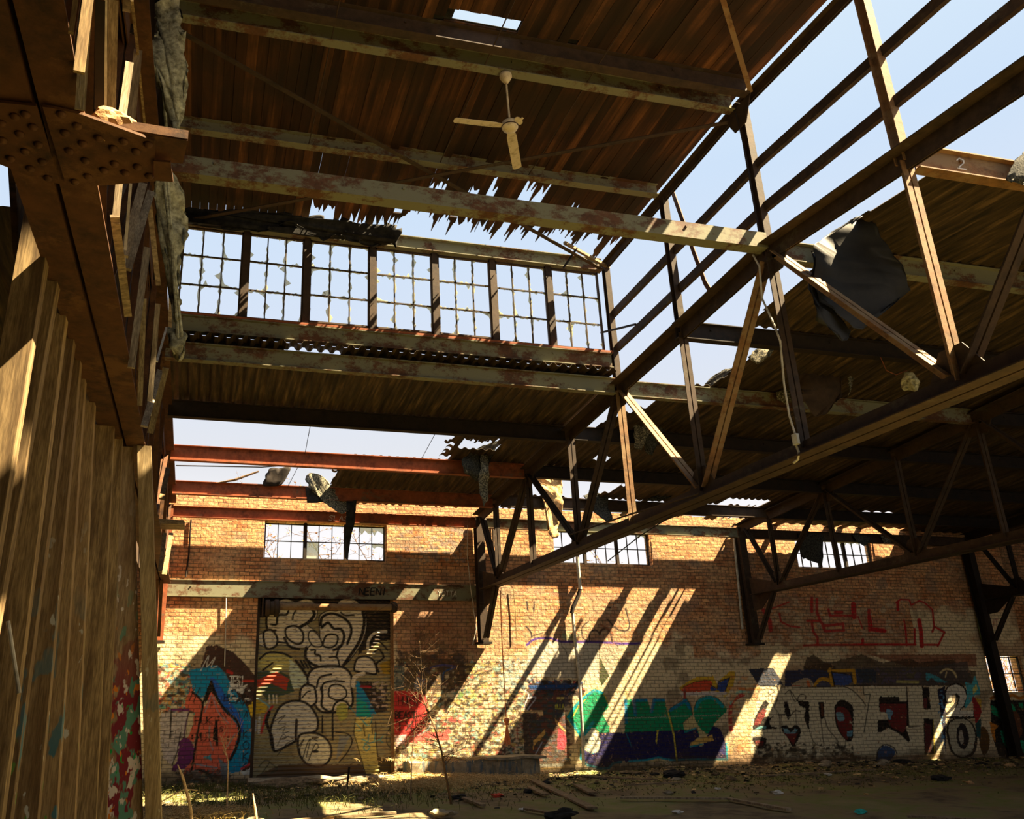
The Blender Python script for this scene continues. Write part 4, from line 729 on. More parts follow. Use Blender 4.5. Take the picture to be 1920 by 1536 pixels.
    keep = czs < top[:-1, :-1]
    for a0, b0, c0, d0 in list(WR)+[WR4, DOOR]: keep &= ~((cxs > a0) & (cxs < b0) & (czs > c0) & (czs < d0))
    jj, ii = np.nonzero(keep); q0 = jj*(nx+1)+ii; F = np.stack([q0, q0+1, q0+nx+2, q0+nx+1], 1)
    # backing blocks round the openings, full wall thickness
    mb = MB(); 
    def blk(a0, b0, c0, d0): mb.box(((a0+b0)/2, 20.18, (c0+d0)/2), (b0-a0, .34, d0-c0))
    cuts = sorted([-9.0, 29.7]+[v for r in list(WR)+[WR4, DOOR] for v in r[:2]])
    for a0, b0 in zip(cuts[:-1], cuts[1:]):
        z = -.1
        for r in sorted([r for r in list(WR)+[WR4, DOOR] if r[0] <= a0+.001 and r[1] >= b0-.001], key=lambda r: r[2]):
            if r[2] > z: blk(a0, b0, z, r[2])
            z = r[3]
        blk(a0, b0, z, 6.29)
    nv = len(xs); V = np.concatenate([np.stack([xs, np.full_like(xs, 20.0), zs], 1), np.array(mb.v)]); B_ = np.array(mb.f)+nv; F = np.concatenate([F, B_])
    me = bpy.data.meshes.new('wall_back'); me.vertices.add(len(V)); me.vertices.foreach_set('co', V.ravel().astype(np.float32)); me.loops.add(F.size); me.loops.foreach_set('vertex_index', F.ravel().astype(np.int32))
    me.polygons.add(len(F)); me.polygons.foreach_set('loop_start', np.arange(0, F.size, 4, dtype=np.int32)); me.polygons.foreach_set('loop_total', np.full(len(F), 4, dtype=np.int32)); me.update(calc_edges=True)
    at = me.color_attributes.new('paint', 'FLOAT_COLOR', 'POINT'); ca = np.zeros((len(V), 4), np.float32); ca[:nv, :3] = P.c; ca[:nv, 3] = P.a; at.data.foreach_set('color', ca.ravel())
    me.materials.append(M['brick']); ob = bpy.data.objects.new('wall_back', me); COL.objects.link(ob); ob['kind'] = 'structure'
build_wall()
# ------------------------------------------------------------------ roller shutter
def build_shutter():
    x0, x1, z0, z1 = DOOR; D = .018; nx = int((x1-x0)/D); nz_ = int((z1-.02)/(D*.75)); X, Z = np.meshgrid(np.linspace(x0+.03, x1-.03, nx+1), np.linspace(.03, z1, nz_+1)); xs = X.ravel(); zs = Z.ravel()
    px, py = project(xs, np.full_like(xs, 20.12), zs); c = np.tile(np.array(L(150, 140, 104)), (len(xs), 1)); a = np.zeros(len(xs)); P = Paint(px, py, c, a); I = np.arange(len(xs))
    P.mess(470, 1100, 760, 1500, [(120, 106, 66), (150, 130, 90)], 20, 7, .55, .6)
    WH = (196, 186, 164); P.at(470, 1100, 6.62)
    P.poly((24, 18, 14), [(60, 90), (1850, 90), (1760, 640), (1440, 800), (1440, 300), (1000, 200), (60, 400)])
    P.poly((30, 24, 18), [(1430, 280), (1760, 280), (1700, 600), (1500, 700), (1330, 860)])
    # generic bubbles, fat outlines
    P.blob((176, 166, 100), [(80, 940), (110, 860), (240, 800), (420, 820), (520, 900), (500, 1000), (300, 1040), (90, 1010)])
    P.blob(WH, [(320, 200), (440, 150), (560, 190), (700, 150), (820, 240), (810, 400), (700, 470), (860, 600), (860, 740), (560, 760), (380, 720), (200, 760), (90, 700), (100, 600), (200, 540), (190, 400), (250, 300)], 10)
    P.blob(WH, [(850, 480), (860, 360), (960, 300), (1080, 300), (1080, 200), (1200, 140), (1340, 200), (1420, 320), (1440, 500), (1380, 700), (1240, 900), (1130, 990), (900, 1010), (760, 1000), (690, 880), (720, 750), (850, 640)], 14)
    P.curve(BLK, [(560, 300), (530, 350), (520, 410)], 20).curve(BLK, [(770, 290), (790, 350), (720, 440), (600, 510)], 40).curve(BLK, [(200, 360), (195, 440), (215, 540), (310, 545)], 30).curve(BLK, [(250, 470), (320, 470), (340, 360), (440, 350), (470, 300)], 26)
    P.blob(WH, [(160, 640), (170, 560), (260, 540), (330, 640), (310, 740), (200, 770)], 28).blob(WH, [(440, 520), (560, 490), (650, 580), (640, 690), (560, 710), (450, 630)], 26).curve(BLK, [(420, 640), (480, 740), (600, 780)], 34)
    P.curve(BLK, [(870, 480), (890, 380), (1000, 335), (1120, 370), (1220, 450), (1250, 560), (1200, 710)], 34).curve(BLK, [(880, 510), (960, 450), (1030, 520), (1120, 530), (1160, 620), (1120, 740), (1030, 790)], 34).blob(WH, [(930, 620), (1000, 590), (1080, 620), (1060, 720), (980, 760), (900, 730)], 24).blob(WH, [(730, 560), (800, 560), (870, 660), (880, 740), (780, 740), (720, 650)], 18)
    P.curve(BLK, [(1120, 320), (1170, 360), (1280, 355)], 20).curve(BLK, [(1390, 300), (1410, 450), (1350, 680), (1150, 980)], 40).curve(BLK, [(690, 760), (680, 880), (760, 960), (830, 990)], 36).curve(BLK, [(750, 790), (800, 790), (800, 840), (860, 860), (870, 920)], 26).curve(BLK, [(980, 880), (1070, 880), (1100, 970)], 24).curve(BLK, [(1100, 740), (1060, 880)], 26)
    P.curve(BLK, [(330, 690), (430, 700)], 24).curve(BLK, [(110, 900), (220, 820), (400, 830), (500, 880)], 28).curve(BLK, [(150, 1040), (270, 950)], 24)
    for q in (620, 660, 700): P.line(BLK, [(q, 920), (q+50, 1010)], 26)
    P.blob(WH, [(720, 1090), (800, 1010), (960, 985), (1140, 1000), (1240, 1090), (1250, 1230), (1240, 1500), (900, 1560), (760, 1400), (700, 1250)], 30)
    P.curve(BLK, [(820, 1250), (860, 1130), (1000, 1090)], 26).curve(BLK, [(890, 1310), (900, 1210), (1020, 1170), (1160, 1180)], 24).blob(WH, [(970, 1300), (1000, 1230), (1100, 1220), (1180, 1280), (1180, 1370), (1080, 1410), (980, 1370)], 22)
    P.curve(BLK, [(560, 920), (640, 1020), (700, 1130), (710, 1230)], 34).poly((176, 184, 160), [(480, 900), (560, 960), (690, 1130), (700, 1260), (520, 1270), (480, 1100)]).poly((24, 60, 44), [(80, 1060), (330, 1040), (480, 1110), (540, 1300), (200, 1420), (80, 1200)], .85).poly((176, 54, 32), [(60, 1170), (320, 1060), (480, 1150), (440, 1290), (250, 1200), (60, 1260)], .9)
    P.blob(WH, [(620, 1290), (680, 1220), (780, 1240), (810, 1330), (810, 1440), (700, 1500), (620, 1430)], 28).curve(BLK, [(640, 1380), (700, 1310), (740, 1300)], 18)
    P.blob(WH, [(1290, 980), (1330, 890), (1440, 870), (1530, 930), (1560, 1080), (1430, 1070), (1300, 1050)], 26).curve(WH, [(1460, 820), (1460, 680), (1540, 580), (1680, 560)], 34).curve(BLK, [(1490, 720), (1530, 620), (1660, 590)], 26).curve((150, 140, 90), [(1540, 760), (1600, 700), (1700, 700)], 40).curve(BLK, [(1510, 740), (1600, 690), (1700, 790)], 22).curve(BLK, [(1520, 830), (1590, 780), (1650, 880), (1560, 960), (1590, 1060)], 26).poly((150, 120, 30), [(1600, 960), (1760, 900), (1750, 1100), (1640, 1080)])
    P.curve(WH, [(1270, 1230), (1290, 1130), (1400, 1080)], 50).poly((0, 120, 160), [(1310, 1180), (1350, 1180), (1560, 1580), (1310, 1620)]).poly((0, 140, 130), [(1315, 1380), (1440, 1440), (1500, 1620), (1320, 1620)]).poly((34, 26, 26), [(1340, 1180), (1500, 1180), (1700, 1540), (1560, 1570)], .95).line((150, 30, 40), [(1370, 1240), (1480, 1245)], 30).mess(690, 1275, 735, 1335, [(170, 150, 140), (50, 40, 34)], 6, 17, .5)
    P.at(470, 1290, 6.62)
    P.poly((190, 160, 40), [(0, 160), (90, 140), (210, 220), (200, 300), (0, 350)]).curve((110, 160, 170), [(80, 130), (230, 230), (210, 300)], 18).line((170, 40, 44), [(270, 230), (190, 340), (130, 560)], 30).line((180, 180, 176), [(110, 370), (100, 560)], 30).line((150, 150, 156), [(70, 400), (60, 540)], 20)
    for q in (230, 280, 320): P.line(WH, [(q, 90), (q+5, 190)], 18)
    P.blob((178, 174, 160), [(280, 400), (360, 240), (480, 170), (620, 165), (740, 230), (830, 380), (820, 520), (700, 580), (560, 660), (330, 780), (270, 740), (245, 560)], 30)
    P.line(BLK, [(230, 300), (190, 420), (260, 600), (280, 760)], 40).line((30, 20, 18), [(570, 400), (560, 650)], 34)
    P.blob((184, 178, 150), [(600, 600), (740, 560), (880, 590), (980, 690), (1000, 820), (950, 930), (830, 980), (690, 940), (600, 800)], 28)
    P.curve(BLK, [(300, 410), (430, 340), (340, 440), (440, 440)], 9).curve(BLK, [(350, 520), (430, 480), (400, 560), (480, 540)], 9).curve(BLK, [(330, 720), (400, 580), (440, 620), (370, 640), (470, 600)], 9).curve(BLK, [(450, 600), (530, 640), (440, 700), (330, 840)], 9)
    P.curve(BLK, [(600, 720), (660, 640), (610, 760), (640, 880), (700, 700), (740, 640), (690, 860)], 12).curve(BLK, [(740, 640), (840, 620), (760, 620), (830, 660)], 12).curve(BLK, [(720, 900), (800, 700), (840, 740), (760, 800)], 12).line(BLK, [(780, 790), (830, 790)], 30)
    P.blob((150, 150, 70), [(1060, 260), (1110, 190), (1180, 200), (1210, 300), (1170, 400), (1090, 390)], 0).curve(BLK, [(1020, 640), (1020, 280), (1080, 170), (1180, 170), (1240, 260)], 26).curve(BLK, [(870, 0), (890, 100), (880, 220), (960, 290), (1020, 280)], 30).curve(BLK, [(890, 350), (890, 560)], 22)
    P.poly((186, 170, 96), [(1300, 370), (1490, 360), (1560, 700), (1610, 1150), (1440, 1120), (1290, 640), (1280, 500)], .95).line(BLK, [(1300, 380), (1280, 560), (1430, 1080)], 12).line(BLK, [(1550, 420), (1560, 700), (1610, 1150)], 12).line(BLK, [(1500, 390), (1510, 570)], 12).line(BLK, [(1400, 460), (1420, 600)], 12).curve(BLK, [(1060, 550), (1200, 570), (1260, 660), (1200, 800), (1100, 920)], 16).curve(BLK, [(1780, 450), (1700, 550), (1690, 680), (1750, 760)], 10)
    P.poly((110, 116, 120), [(1100, 600), (1230, 600), (1160, 760), (1060, 900)], .8).poly((70, 56, 26), [(1570, 840), (1760, 920), (1760, 1160), (1610, 1160)], .9).poly((70, 42, 24), [(360, 960), (700, 940), (1000, 950), (1380, 950), (1430, 1100), (1560, 1160), (1760, 1200), (60, 1250), (60, 1100)], .8)
    TQ = (40, 140, 150)
    P.curve(TQ, [(1230, 240), (1380, 400), (1450, 460)], 10).curve(TQ, [(1300, 440), (1380, 520), (1300, 520)], 10).curve(TQ, [(1470, 340), (1400, 420), (1470, 470), (1520, 330)], 9).curve(TQ, [(1380, 640), (1440, 670), (1400, 740), (1440, 780), (1480, 730), (1410, 690)], 12).curve(TQ, [(1470, 580), (1460, 680), (1530, 670)], 12).curve(TQ, [(1550, 560), (1540, 660), (1600, 640)], 10).curve(TQ, [(1640, 600), (1610, 650), (1640, 680)], 10)
    P.curve((60, 60, 40), [(100, 980), (180, 900), (230, 930), (140, 1060)], 12).curve((60, 60, 40), [(230, 920), (330, 1010), (250, 1060), (340, 980)], 12).curve((60, 60, 40), [(110, 1110), (200, 1090), (200, 1160)], 12)
    yy = 20.12+.011*np.sin(zs*2*np.pi/.082); V = np.stack([xs, yy, zs], 1); q0 = (np.arange(nz_)[:, None]*(nx+1)+np.arange(nx)[None]).ravel(); F = np.stack([q0, q0+1, q0+nx+2, q0+nx+1], 1)
    d = thing('door_1', ((x0+x1)/2, 20.12, 0), None, None, kind='structure'); V = V-np.array(d.location)
    me = bpy.data.meshes.new('shutter_curtain'); me.vertices.add(len(V)); me.vertices.foreach_set('co', V.ravel().astype(np.float32)); me.loops.add(F.size); me.loops.foreach_set('vertex_index', F.ravel().astype(np.int32))
    me.polygons.add(len(F)); me.polygons.foreach_set('loop_start', np.arange(0, F.size, 4, dtype=np.int32)); me.polygons.foreach_set('loop_total', np.full(len(F), 4, dtype=np.int32)); me.update(calc_edges=True); me.polygons.foreach_set('use_smooth', [True]*len(F))
    at = me.color_attributes.new('paint', 'FLOAT_COLOR', 'POINT'); ca = np.zeros((len(V), 4), np.float32); ca[:, :3] = P.c; ca[:, 3] = 1; at.data.foreach_set('color', ca.ravel())
    m, n, b = mat('painted steel slats', .6); t = nd(n, 'ShaderNodeAttribute', attribute_name='paint'); f = nz(n, pos(n, (2, 2, 9)), 4, 6, .65)
    g = nd(n, 'ShaderNodeNewGeometry'); s_ = nd(n, 'ShaderNodeSeparateXYZ'); n.links.new(g.outputs['Position'], s_.inputs[0]); mo = nd(n, 'ShaderNodeMath', operation='FRACT'); dv = nd(n, 'ShaderNodeMath', operation='DIVIDE'); dv.inputs[1].default_value = .082; n.links.new(s_.outputs[2], dv.inputs[0]); n.links.new(dv.outputs[0], mo.inputs[0])
    seam = ramp(n, mo.outputs[0], [(.0, (.75, .75, .75)), (.10, (0, 0, 0)), (.86, (0, 0, 0)), (1, (.75, .75, .75))])
    c = mix(n, ramp(n, f, [(.36, (.8, .8, .8)), (.5, (0, 0, 0))]), t.outputs['Color'], (.12, .07, .035)); c = mix(n, seam, c, (.03, .022, .014)); n.links.new(c, b.inputs['Base Color']); me.materials.append(m)
    ob = bpy.data.objects.new('shutter_curtain', me); COL.objects.link(ob); ob.parent = d
    for x in (x0+.03, x1-.03): mb = MB(); mb.chan((x, 20.10, 0), (x, 20.10, z1), .08, .07, .008, up=(0, 1, 0), flip=1 if x < 2 else -1); mb.build('guide_rail', M['steel_lit'] if x > 2 else M['steel'], d)
    mb = MB(); mb.box(((x0+x1)/2, 20.12, .04), (x1-x0-.1, .05, .07)); mb.build('bottom_bar', M['steel'], d)
    # roller tube under the beam
    r = thing('shutter_roller', (x0+.3, 19.9, 3.85), 'rusty roller tube with a drum on its left end hung above the graffiti shutter', 'roller')
    a, e = ony(525, 1138, 19.86), ony(735, 1139, 19.86); mb = MB(); mb.tube([a, e], .075, 20); mb.build('tube', M['steel_lit'], r)
    mb = MB(); p = ony(497, 1140, 19.86); mb.lathe(p, [(.07, 0), (.17, 0), (.19, .04), (.19, .1), (.15, .12), (.16, .2), (.2, .22), (.2, .3), (.1, .34)], 22, (1, 0, 0)); mb.build('drum', M['steel'], r, smooth=False)
    mb = MB(); mb.lathe(e, [(.12, -.02), (.14, .05), (.10, .12)], 16, (1, 0, 0)); mb.build('end_bracket', M['steel'], r)
    mb = MB(); mb.box((p.x-.05, 19.92, p.z+.02), (.02, .3, .42)); mb.build('bearing_plate', M['steel'], r)
build_shutter()
# windows of the brick wall
for k, (a0, b0, c0, d0) in enumerate(WR):
    W3 = (b0-a0)/3
    for j in range(3):
        full = {0: [], 1: [(0, 0)] if k == 0 else [], 2: []}[j]
        cov = (lambda a, c, rs, j=j, k=k: ((.45 if a else .2) if (j == 2 and c == 1 and a > 0) else (.25 if (j == 2 and a == 2) else (.6 if rs.random() < .12 else 0))) if k == 0 else (.35*rs.random() if c == 1 and rs.random() < .5 else 0))
        sash(8+k*3+j, a0+W3*j+.02, a0+W3*(j+1)-.02, c0+.02, d0-.02, 20.2, 3, 2, mt='steel_dark', pane='pane', cover=cov, full=full)
    for j in (1, 2): mb = MB(); mb.box((a0+W3*j, 20.2, (c0+d0)/2), (.07, .09, d0-c0)); o = mb.build('trim_%d' % (10+k*2+j), M['steel_dark']); o['kind'] = 'structure'
sash(17, WR4[0]+.02, WR4[1]-.02, WR4[2]+.02, WR4[3]-.02, 20.1, 4, 2, mt='steel_dark', pane='pane', cover=lambda a, c, rs: 0)
# chalk and spray lettering on beams: short strokes standing a hair off the steel
def beamtext(txt, x, y, z, h, wd, mt, lw, label, gap=.25, slant=.15):
    mb = MB()
    for i, ch in enumerate(txt):
        for st in FONT.get(ch, []):
            q = [(x+i*wd*(1+gap)+u*wd+slant*v*h, y, z+v*h) for u, v in st]
            for a, e in zip(q[:-1], q[1:]): mb.bar(a, e, .004, lw, up=(0, 1, 0)) if False else mb.plate([Vector(a)+Vector((0, 0, lw/2)), Vector(a)-Vector((0, 0, lw/2)), Vector(e)-Vector((0, 0, lw/2)), Vector(e)+Vector((0, 0, lw/2))] if abs(a[2]-e[2]) < .5*abs(a[0]-e[0])+1e-6 else [Vector(a)+Vector((lw/2, 0, 0)), Vector(a)-Vector((lw/2, 0, 0)), Vector(e)-Vector((lw/2, 0, 0)), Vector(e)+Vector((lw/2, 0, 0))], .003, (0, 1, 0))
    return tag(mb.build('spray_tag', mt), label, 'lettering')
M['chalk'] = simple('pale chalk', (.40, .38, .30), (.62, .60, .5), 20); M['ink'] = simple('black spray', (.008, .008, .008), (.015, .014, .013), 9)
beamtext('SLASH', 2.86, 19.708, 5.77, .12, .10, M['chalk'], .016, 'chalk word SLASH on the eaves beam above the left wall window')
beamtext('NEENI', 3.66, 19.955, 4.04, .17, .11, M['ink'], .028, 'black tag NEENI on the heavy beam over the shutter')
beamtext('YOTTA', 5.62, 19.955, 4.04, .13, .08, M['chalk'], .014, 'small pale tag at the right end of the heavy beam over the shutter')
beamtext('2', 7.34, 5.708, 6.70, .13, .11, M['white'], .018, 'white chalk number 2 on the sunlit beam at the upper right')
# ================================================================== TIMBER PARTITION AND LEFT EDGE
m, n, b = mat('dark backing sheet', .9); v = pos(n, (1, 7, .6)); f = nz(n, v, 2, 5, .6)
n.links.new(ramp(n, f, [(.4, (.014, .009, .005)), (.6, (.06, .035, .018))]), b.inputs['Base Color']); M['partition'] = m
mb = MB(); P = [(-1.32, 5.2, 4.3), (-1.32, 19.7, 4.3), (-1.32, 19.7, 5.9), (-1.32, 12.1, 6.5), (-1.32, 12.1, 9.1), (-1.32, 7.9, 9.3), (-1.32, 3.7, 9.1), (-1.32, 3.7, 5.6)]; mb.plate(P, .04, (1, 0, 0)); struct(mb.build('dark_backing', M['partition']))  # added dark sheet, hides the sky and darkens behind the slats
# the studs: front right corner drawn at two heights, then squared up to real 14 x 13 cm posts
STUDS = [((88, 470), (5, 973)), ((110, 515), (10, 1083)), ((125, 580), (3, 1536)), ((140, 625), (19, 1536)), ((152, 665), (70, 1536)), ((160, 700), (105, 1536)), ((178, 745), (140, 1536))]
WORDS = ['nearest timber stud at the left edge, sunlit on its upper face', 'second timber stud from the left edge of the picture', 'third timber stud from the left, pale streaked edge', 'fourth timber stud from the left, split pale edge', 'fifth timber stud from the left, orange and green sprayed edge', 'sixth timber stud from the left, strong knotty grain', 'seventh timber stud from the left with a white sprayed edge']
def leanpost(p, q, name, mt, label, dx, dy, ztop, group=None, dxb=None):
    P_ = onz(*p, 4.2); y = P_.y; Q = ony(*q, y); k = (Q.x-P_.x)/(Q.z-P_.z); X = lambda z: P_.x+k*(z-P_.z); mb = MB(); vs = []
    nseg = 8
    for i in range(nseg+1):
        z = -.03+(ztop+.03)*i/nseg; w_ = .004*mnoise.noise(Vector((P_.y*9, z*1.3, 0)))
        dd = dx+((dxb or dx)-dx)*(1-z/ztop); vs += [(X(z)+w_, y, z), (X(z)+w_, y+dy, z), (X(z)-dd+w_, y+dy, z), (X(z)-dd+w_, y, z)]
    fs = [(4*i+j, 4*i+(j+1) % 4, 4*i+4+(j+1) % 4, 4*i+4+j) for i in range(nseg) for j in range(4)]+[(0, 3, 2, 1), (4*nseg, 4*nseg+1, 4*nseg+2, 4*nseg+3)]
    mb.poly(vs, fs); return tag(mb.build(name, mt, bevel=.003), label, 'stud', group), P_, X
def sprayed(name, base, light, marks):
    m = wood(name, base, light); n = m.node_tree; b = n.nodes['Principled BSDF']; src = b.inputs['Base Color'].links[0].from_socket; v = pos(n, (5, 5, 2.2))
    for k, (col, sc_, th, z0, z1) in enumerate(marks):
        t = nz(n, v, sc_+k*.37, 3, .5); r = ramp(n, t, [(th, (0, 0, 0)), (th+.03, (1, 1, 1))])
        g = nd(n, 'ShaderNodeNewGeometry'); s_ = nd(n, 'ShaderNodeSeparateXYZ'); n.links.new(g.outputs['Position'], s_.inputs[0]); mr = nd(n, 'ShaderNodeMapRange'); mr.inputs[1].default_value = z0; mr.inputs[2].default_value = z1; n.links.new(s_.outputs[2], mr.inputs[0])
        mm = nd(n, 'ShaderNodeMath', operation='MULTIPLY'); n.links.new(r, mm.inputs[0]); n.links.new(mr.outputs[0], mm.inputs[1]); src = mix(n, mm.outputs[0], src, tuple(L(*col)))
    n.links.new(src, b.inputs['Base Color']); return m
M['stud_b'] = sprayed('sprayed stud', (.19, .115, .05), (.34, .235, .115), [((70, 110, 120), 1.2, .60, 2.6, 1.2), ((90, 150, 60), 1.7, .66, 2.2, .8), ((190, 190, 180), 2.1, .68, 3.2, 1.8)])
M['board_b'] = sprayed('multicoloured sprayed board', (.24, .15, .075), (.42, .31, .18), [((120, 40, 50), 1.0, .50, 2.5, 1.6), ((90, 140, 120), 1.4, .56, 2.9, 2.0), ((210, 200, 190), 1.9, .58, 3.6, 2.4), ((30, 150, 60), 2.3, .66, 2.0, 1.4), ((220, 130, 40), 1.6, .62, 2.4, 1.7)])
M['post_b'] = sprayed('corner post wood', (.21, .145, .065), (.36, .27, .14), [((40, 90, 100), 1.1, .60, 1.9, .7), ((190, 185, 160), 1.7, .66, 2.6, 1.4)])
for i, (p, q) in enumerate(STUDS): leanpost(p, q, 'wood_stud', M['stud'] if i < 3 else M['stud_b'], WORDS[i], .17, .12, 4.55)
leanpost((214, 790), (185, 1420), 'wood_stud', M['stud'], 'eighth timber stud, just left of the multicoloured board', .18, .10, 4.16, dxb=.25)
leanpost((230, 815), (200, 1536), 'wood_stud', M['stud'], 'narrow timber stud touching the multicoloured board', .12, .06, 4.16, dxb=.2)
p0 = onz(252, 830, 4.14)
tb, P_, X_ = leanpost((250, 828), (268, 1536), 'painted_board', M['board_b'], 'board sprayed green, white and dark red beside the corner post', .16, .05, 4.14, dxb=.47); tb['category'] = 'board'
leanpost((283, 826), (303, 1536), 'corner_post', M['post_b'], 'pale square corner post with blue smudges at the end of the stud row', .145, .15, 4.14)
a, e = ony(15, 1165, 4.9), ony(36, 1300, 4.9); mb = MB(); mb.tube([a, e], .011, 8); tag(mb.build('metal_rod', M['pipe']), 'short pale metal rod hanging on the nearest stud', 'rod')
# loose slats wedged between the truss members
def slat(a, e, wpx, mt, label, xp=-1.12, th=.02, name='scrap_timber', yp=None, cat='slat', group=None):
    f_ = (lambda q: ony(*q, yp)) if yp else (lambda q: onx(*q, xp)); A, B_ = f_(a), f_(e)
    if not yp:                                              # keep the piece roughly upright in depth
        ym = (A.y+B_.y)/2; 
        if abs(A.y-B_.y) > 1.5: A, B_ = ony(*a, ym-.3), ony(*e, ym+.3)
    c = (A+B_)/2; wd = wpx/F_PX*(c-Vector((0, 0, H))).length; d = (B_-A).normalized(); view = (c-Vector((0, 0, H))).normalized(); up = d.cross(view).normalized()
    mb = MB(); mb.bar(A, B_, th, wd, up=up); return tag(mb.build(name, mt), label, cat, group)
SL = [((166, -8), (148, 136), 17, 'stud', 'sunlit orange bar right of the big beam at top left'), ((143, -8), (133, 62), 8, 'stud', 'narrow sunlit bar squeezed beside the big beam at top left'), ((162, 30), (150, 206), 16, 'slat', 'grey slat behind the lit steel bars at top left'), ((188, 0), (186, 205), 15, 'steel_dark', 'dark upright bar left of the thin bright strip'), ((199, 0), (198, 206), 4, 'pipe', 'thin bright upright strip above the riveted plate'), ((213, 0), (208, 208), 15, 'slat', 'brown upright slat above the brick lump'),
 ((243, 118), (228, 226), 13, 'slat', 'grey green slat leaning left above the riveted plate'), ((259, 95), (244, 235), 14, 'slat', 'second grey green slat leaning beside its twin'), ((257, 90), (272, 238), 4, 'stud', 'thin olive stick leaning right above the stub angle'), ((247, 0), (258, 92), 5, 'stud', 'thin stick hanging from the top edge'), ((238, 0), (237, 22), 12, 'plank', 'pale slat tip at the top edge'),
 ((215, 405), (240, 592), 14, 'plank', 'short pale plank leaning against the big beam, nail heads showing'), ((268, 345), (232, 480), 15, 'slat', 'upper of the two brown slats crossing diagonally below the plate'), ((283, 360), (238, 505), 14, 'slat', 'lower of the two brown slats crossing diagonally below the plate'), ((278, 365), (297, 535), 9, 'plank', 'reddish slat hanging left of the insulation'), ((276, 465), (246, 690), 12, 'slat', 'long slat leaning below the diagonal pair'),
 ((270, 560), (262, 760), 9, 'slat', 'slim upright slat near the end of the big beam'), ((296, 570), (279, 780), 9, 'slat', 'slim slat nearer the rust column'), ((312, 615), (294, 678), 4, 'pipe', 'thin white metal strip below the insulation'), ((300, 695), (270, 800), 11, 'slat', 'pinkish slat above the corner post'), ((311, 690), (282, 812), 11, 'slat', 'second pinkish slat above the corner post'),
 ((315, 878), (303, 936), 9, 'stud', 'sunlit orange slat beside the rust column'), ((309, 1000), (300, 1072), 7, 'stud', 'lower sunlit slat left of its partner'), ((321, 1000), (308, 1078), 8, 'stud', 'lower sunlit slat nearest the brick wall'), ((322, 408), (318, 640), 6, 'plank', 'upright lath behind the insulation strands'), ((228, 300), (216, 420), 12, 'slat', 'upright grey slat just under the plate'), ((245, 345), (232, 500), 5, 'pipe', 'bright thin strip under the plate')]
for a, e, w_, mt, lb in SL: slat(a, e, w_, M[mt], lb, xp=-.67 if a[0] < 300 else -.66)
mb = MB(); a = ony(318, 985, 14.5); mb.box(a, (.5, .5, .05)); mb.box(a+Vector((.02, 0, .04)), (.42, .42, .03)); tag(mb.build('shelf_board', M['plank']), 'short brown board sticking out below the lit slats', 'board')
# riveted lateral plate, with the stub of a cut brace
pl = thing('riveted_plate', onz(150, 270, 4.12), 'rusty riveted plate under the big left beam with a cut brace stub', 'plate')
Z_ = 4.13
for P in (((-120, 180), (0, 190), (68, 197), (112, 343), (62, 330), (0, 306), (-120, 290)), ((80, 198), (97, 200), (155, 213), (290, 262), (291, 338), (190, 346), (124, 345))):
    mb = MB(); mb.plate([onz(*q, Z_) for q in P], .014, (0, 0, 1)); mb.build('plate', M['steel_left'], pl)
RV = [(48, 213), (28, 217), (62, 237), (37, 250), (72, 270), (47, 283), (20, 296), (80, 302), (57, 315), (115, 213), (145, 235), (122, 248), (185, 258), (155, 268), (130, 282), (212, 277), (232, 264), (160, 300), (255, 283), (215, 306), (195, 318), (235, 323), (258, 312), (278, 270), (280, 329), (90, 333), (140, 340), (165, 330), (3, 230), (5, 262)]
for q in RV:
    c_ = onz(*q, Z_-.007); mb = MB(); mb.lathe(c_, [(.024, 0), (.022, .009), (.015, .017), (.005, .021)], 10, (0, 0, -1)); mb.build('rivet', M['steel_left'], pl, smooth=True)
mb = MB(); A, B_ = onz(215, 240, Z_+.02), onz(352, 262, Z_+.02); C_, D_ = onz(343, 305, Z_+.02), onz(290, 300, Z_+.02)
mb.plate([A, B_, C_, D_], .012, (0, 0, 1)); mb.prof(A, B_, [(-.006, 0), (.006, 0), (.006, .05), (-.006, .05)]); mb.plate([onz(*q, Z_-.02) for q in ((288, 300), (320, 303), (325, 340), (290, 337))], .012, (0, 0, 1)); mb.build('brace_stub', M['steel_left'], pl)
def lump(name, c, r, mt, label, cat, seed=0, sc_=(1, 1, 1), sub=3, group=None, amp=.35, parent=None):
    bm = bmesh.new(); bmesh.ops.create_icosphere(bm, subdivisions=sub, radius=r)
    for v_ in bm.verts:
        p = v_.co*(1/r); k = 1+amp*mnoise.noise(p*1.3+Vector((seed, 0, 0)))+amp*.5*mnoise.noise(p*3.5+Vector((0, seed, 0))); v_.co = Vector((v_.co.x*sc_[0], v_.co.y*sc_[1], v_.co.z*sc_[2]))*k
    me = bpy.data.meshes.new(name); bm.to_mesh(me); bm.free(); me.materials.append(mt); ob = bpy.data.objects.new(name, me); ob.location = c; COL.objects.link(ob)
    return tag(ob, label, cat, group)
lump('brick_lump', onz(212, 226, Z_+.08)+Vector((0, .05, -.0)), .10, M['stone'], 'crumbled sunlit brick lump lying on the riveted plate', 'rubble', 3, (1.2, 1, .8))
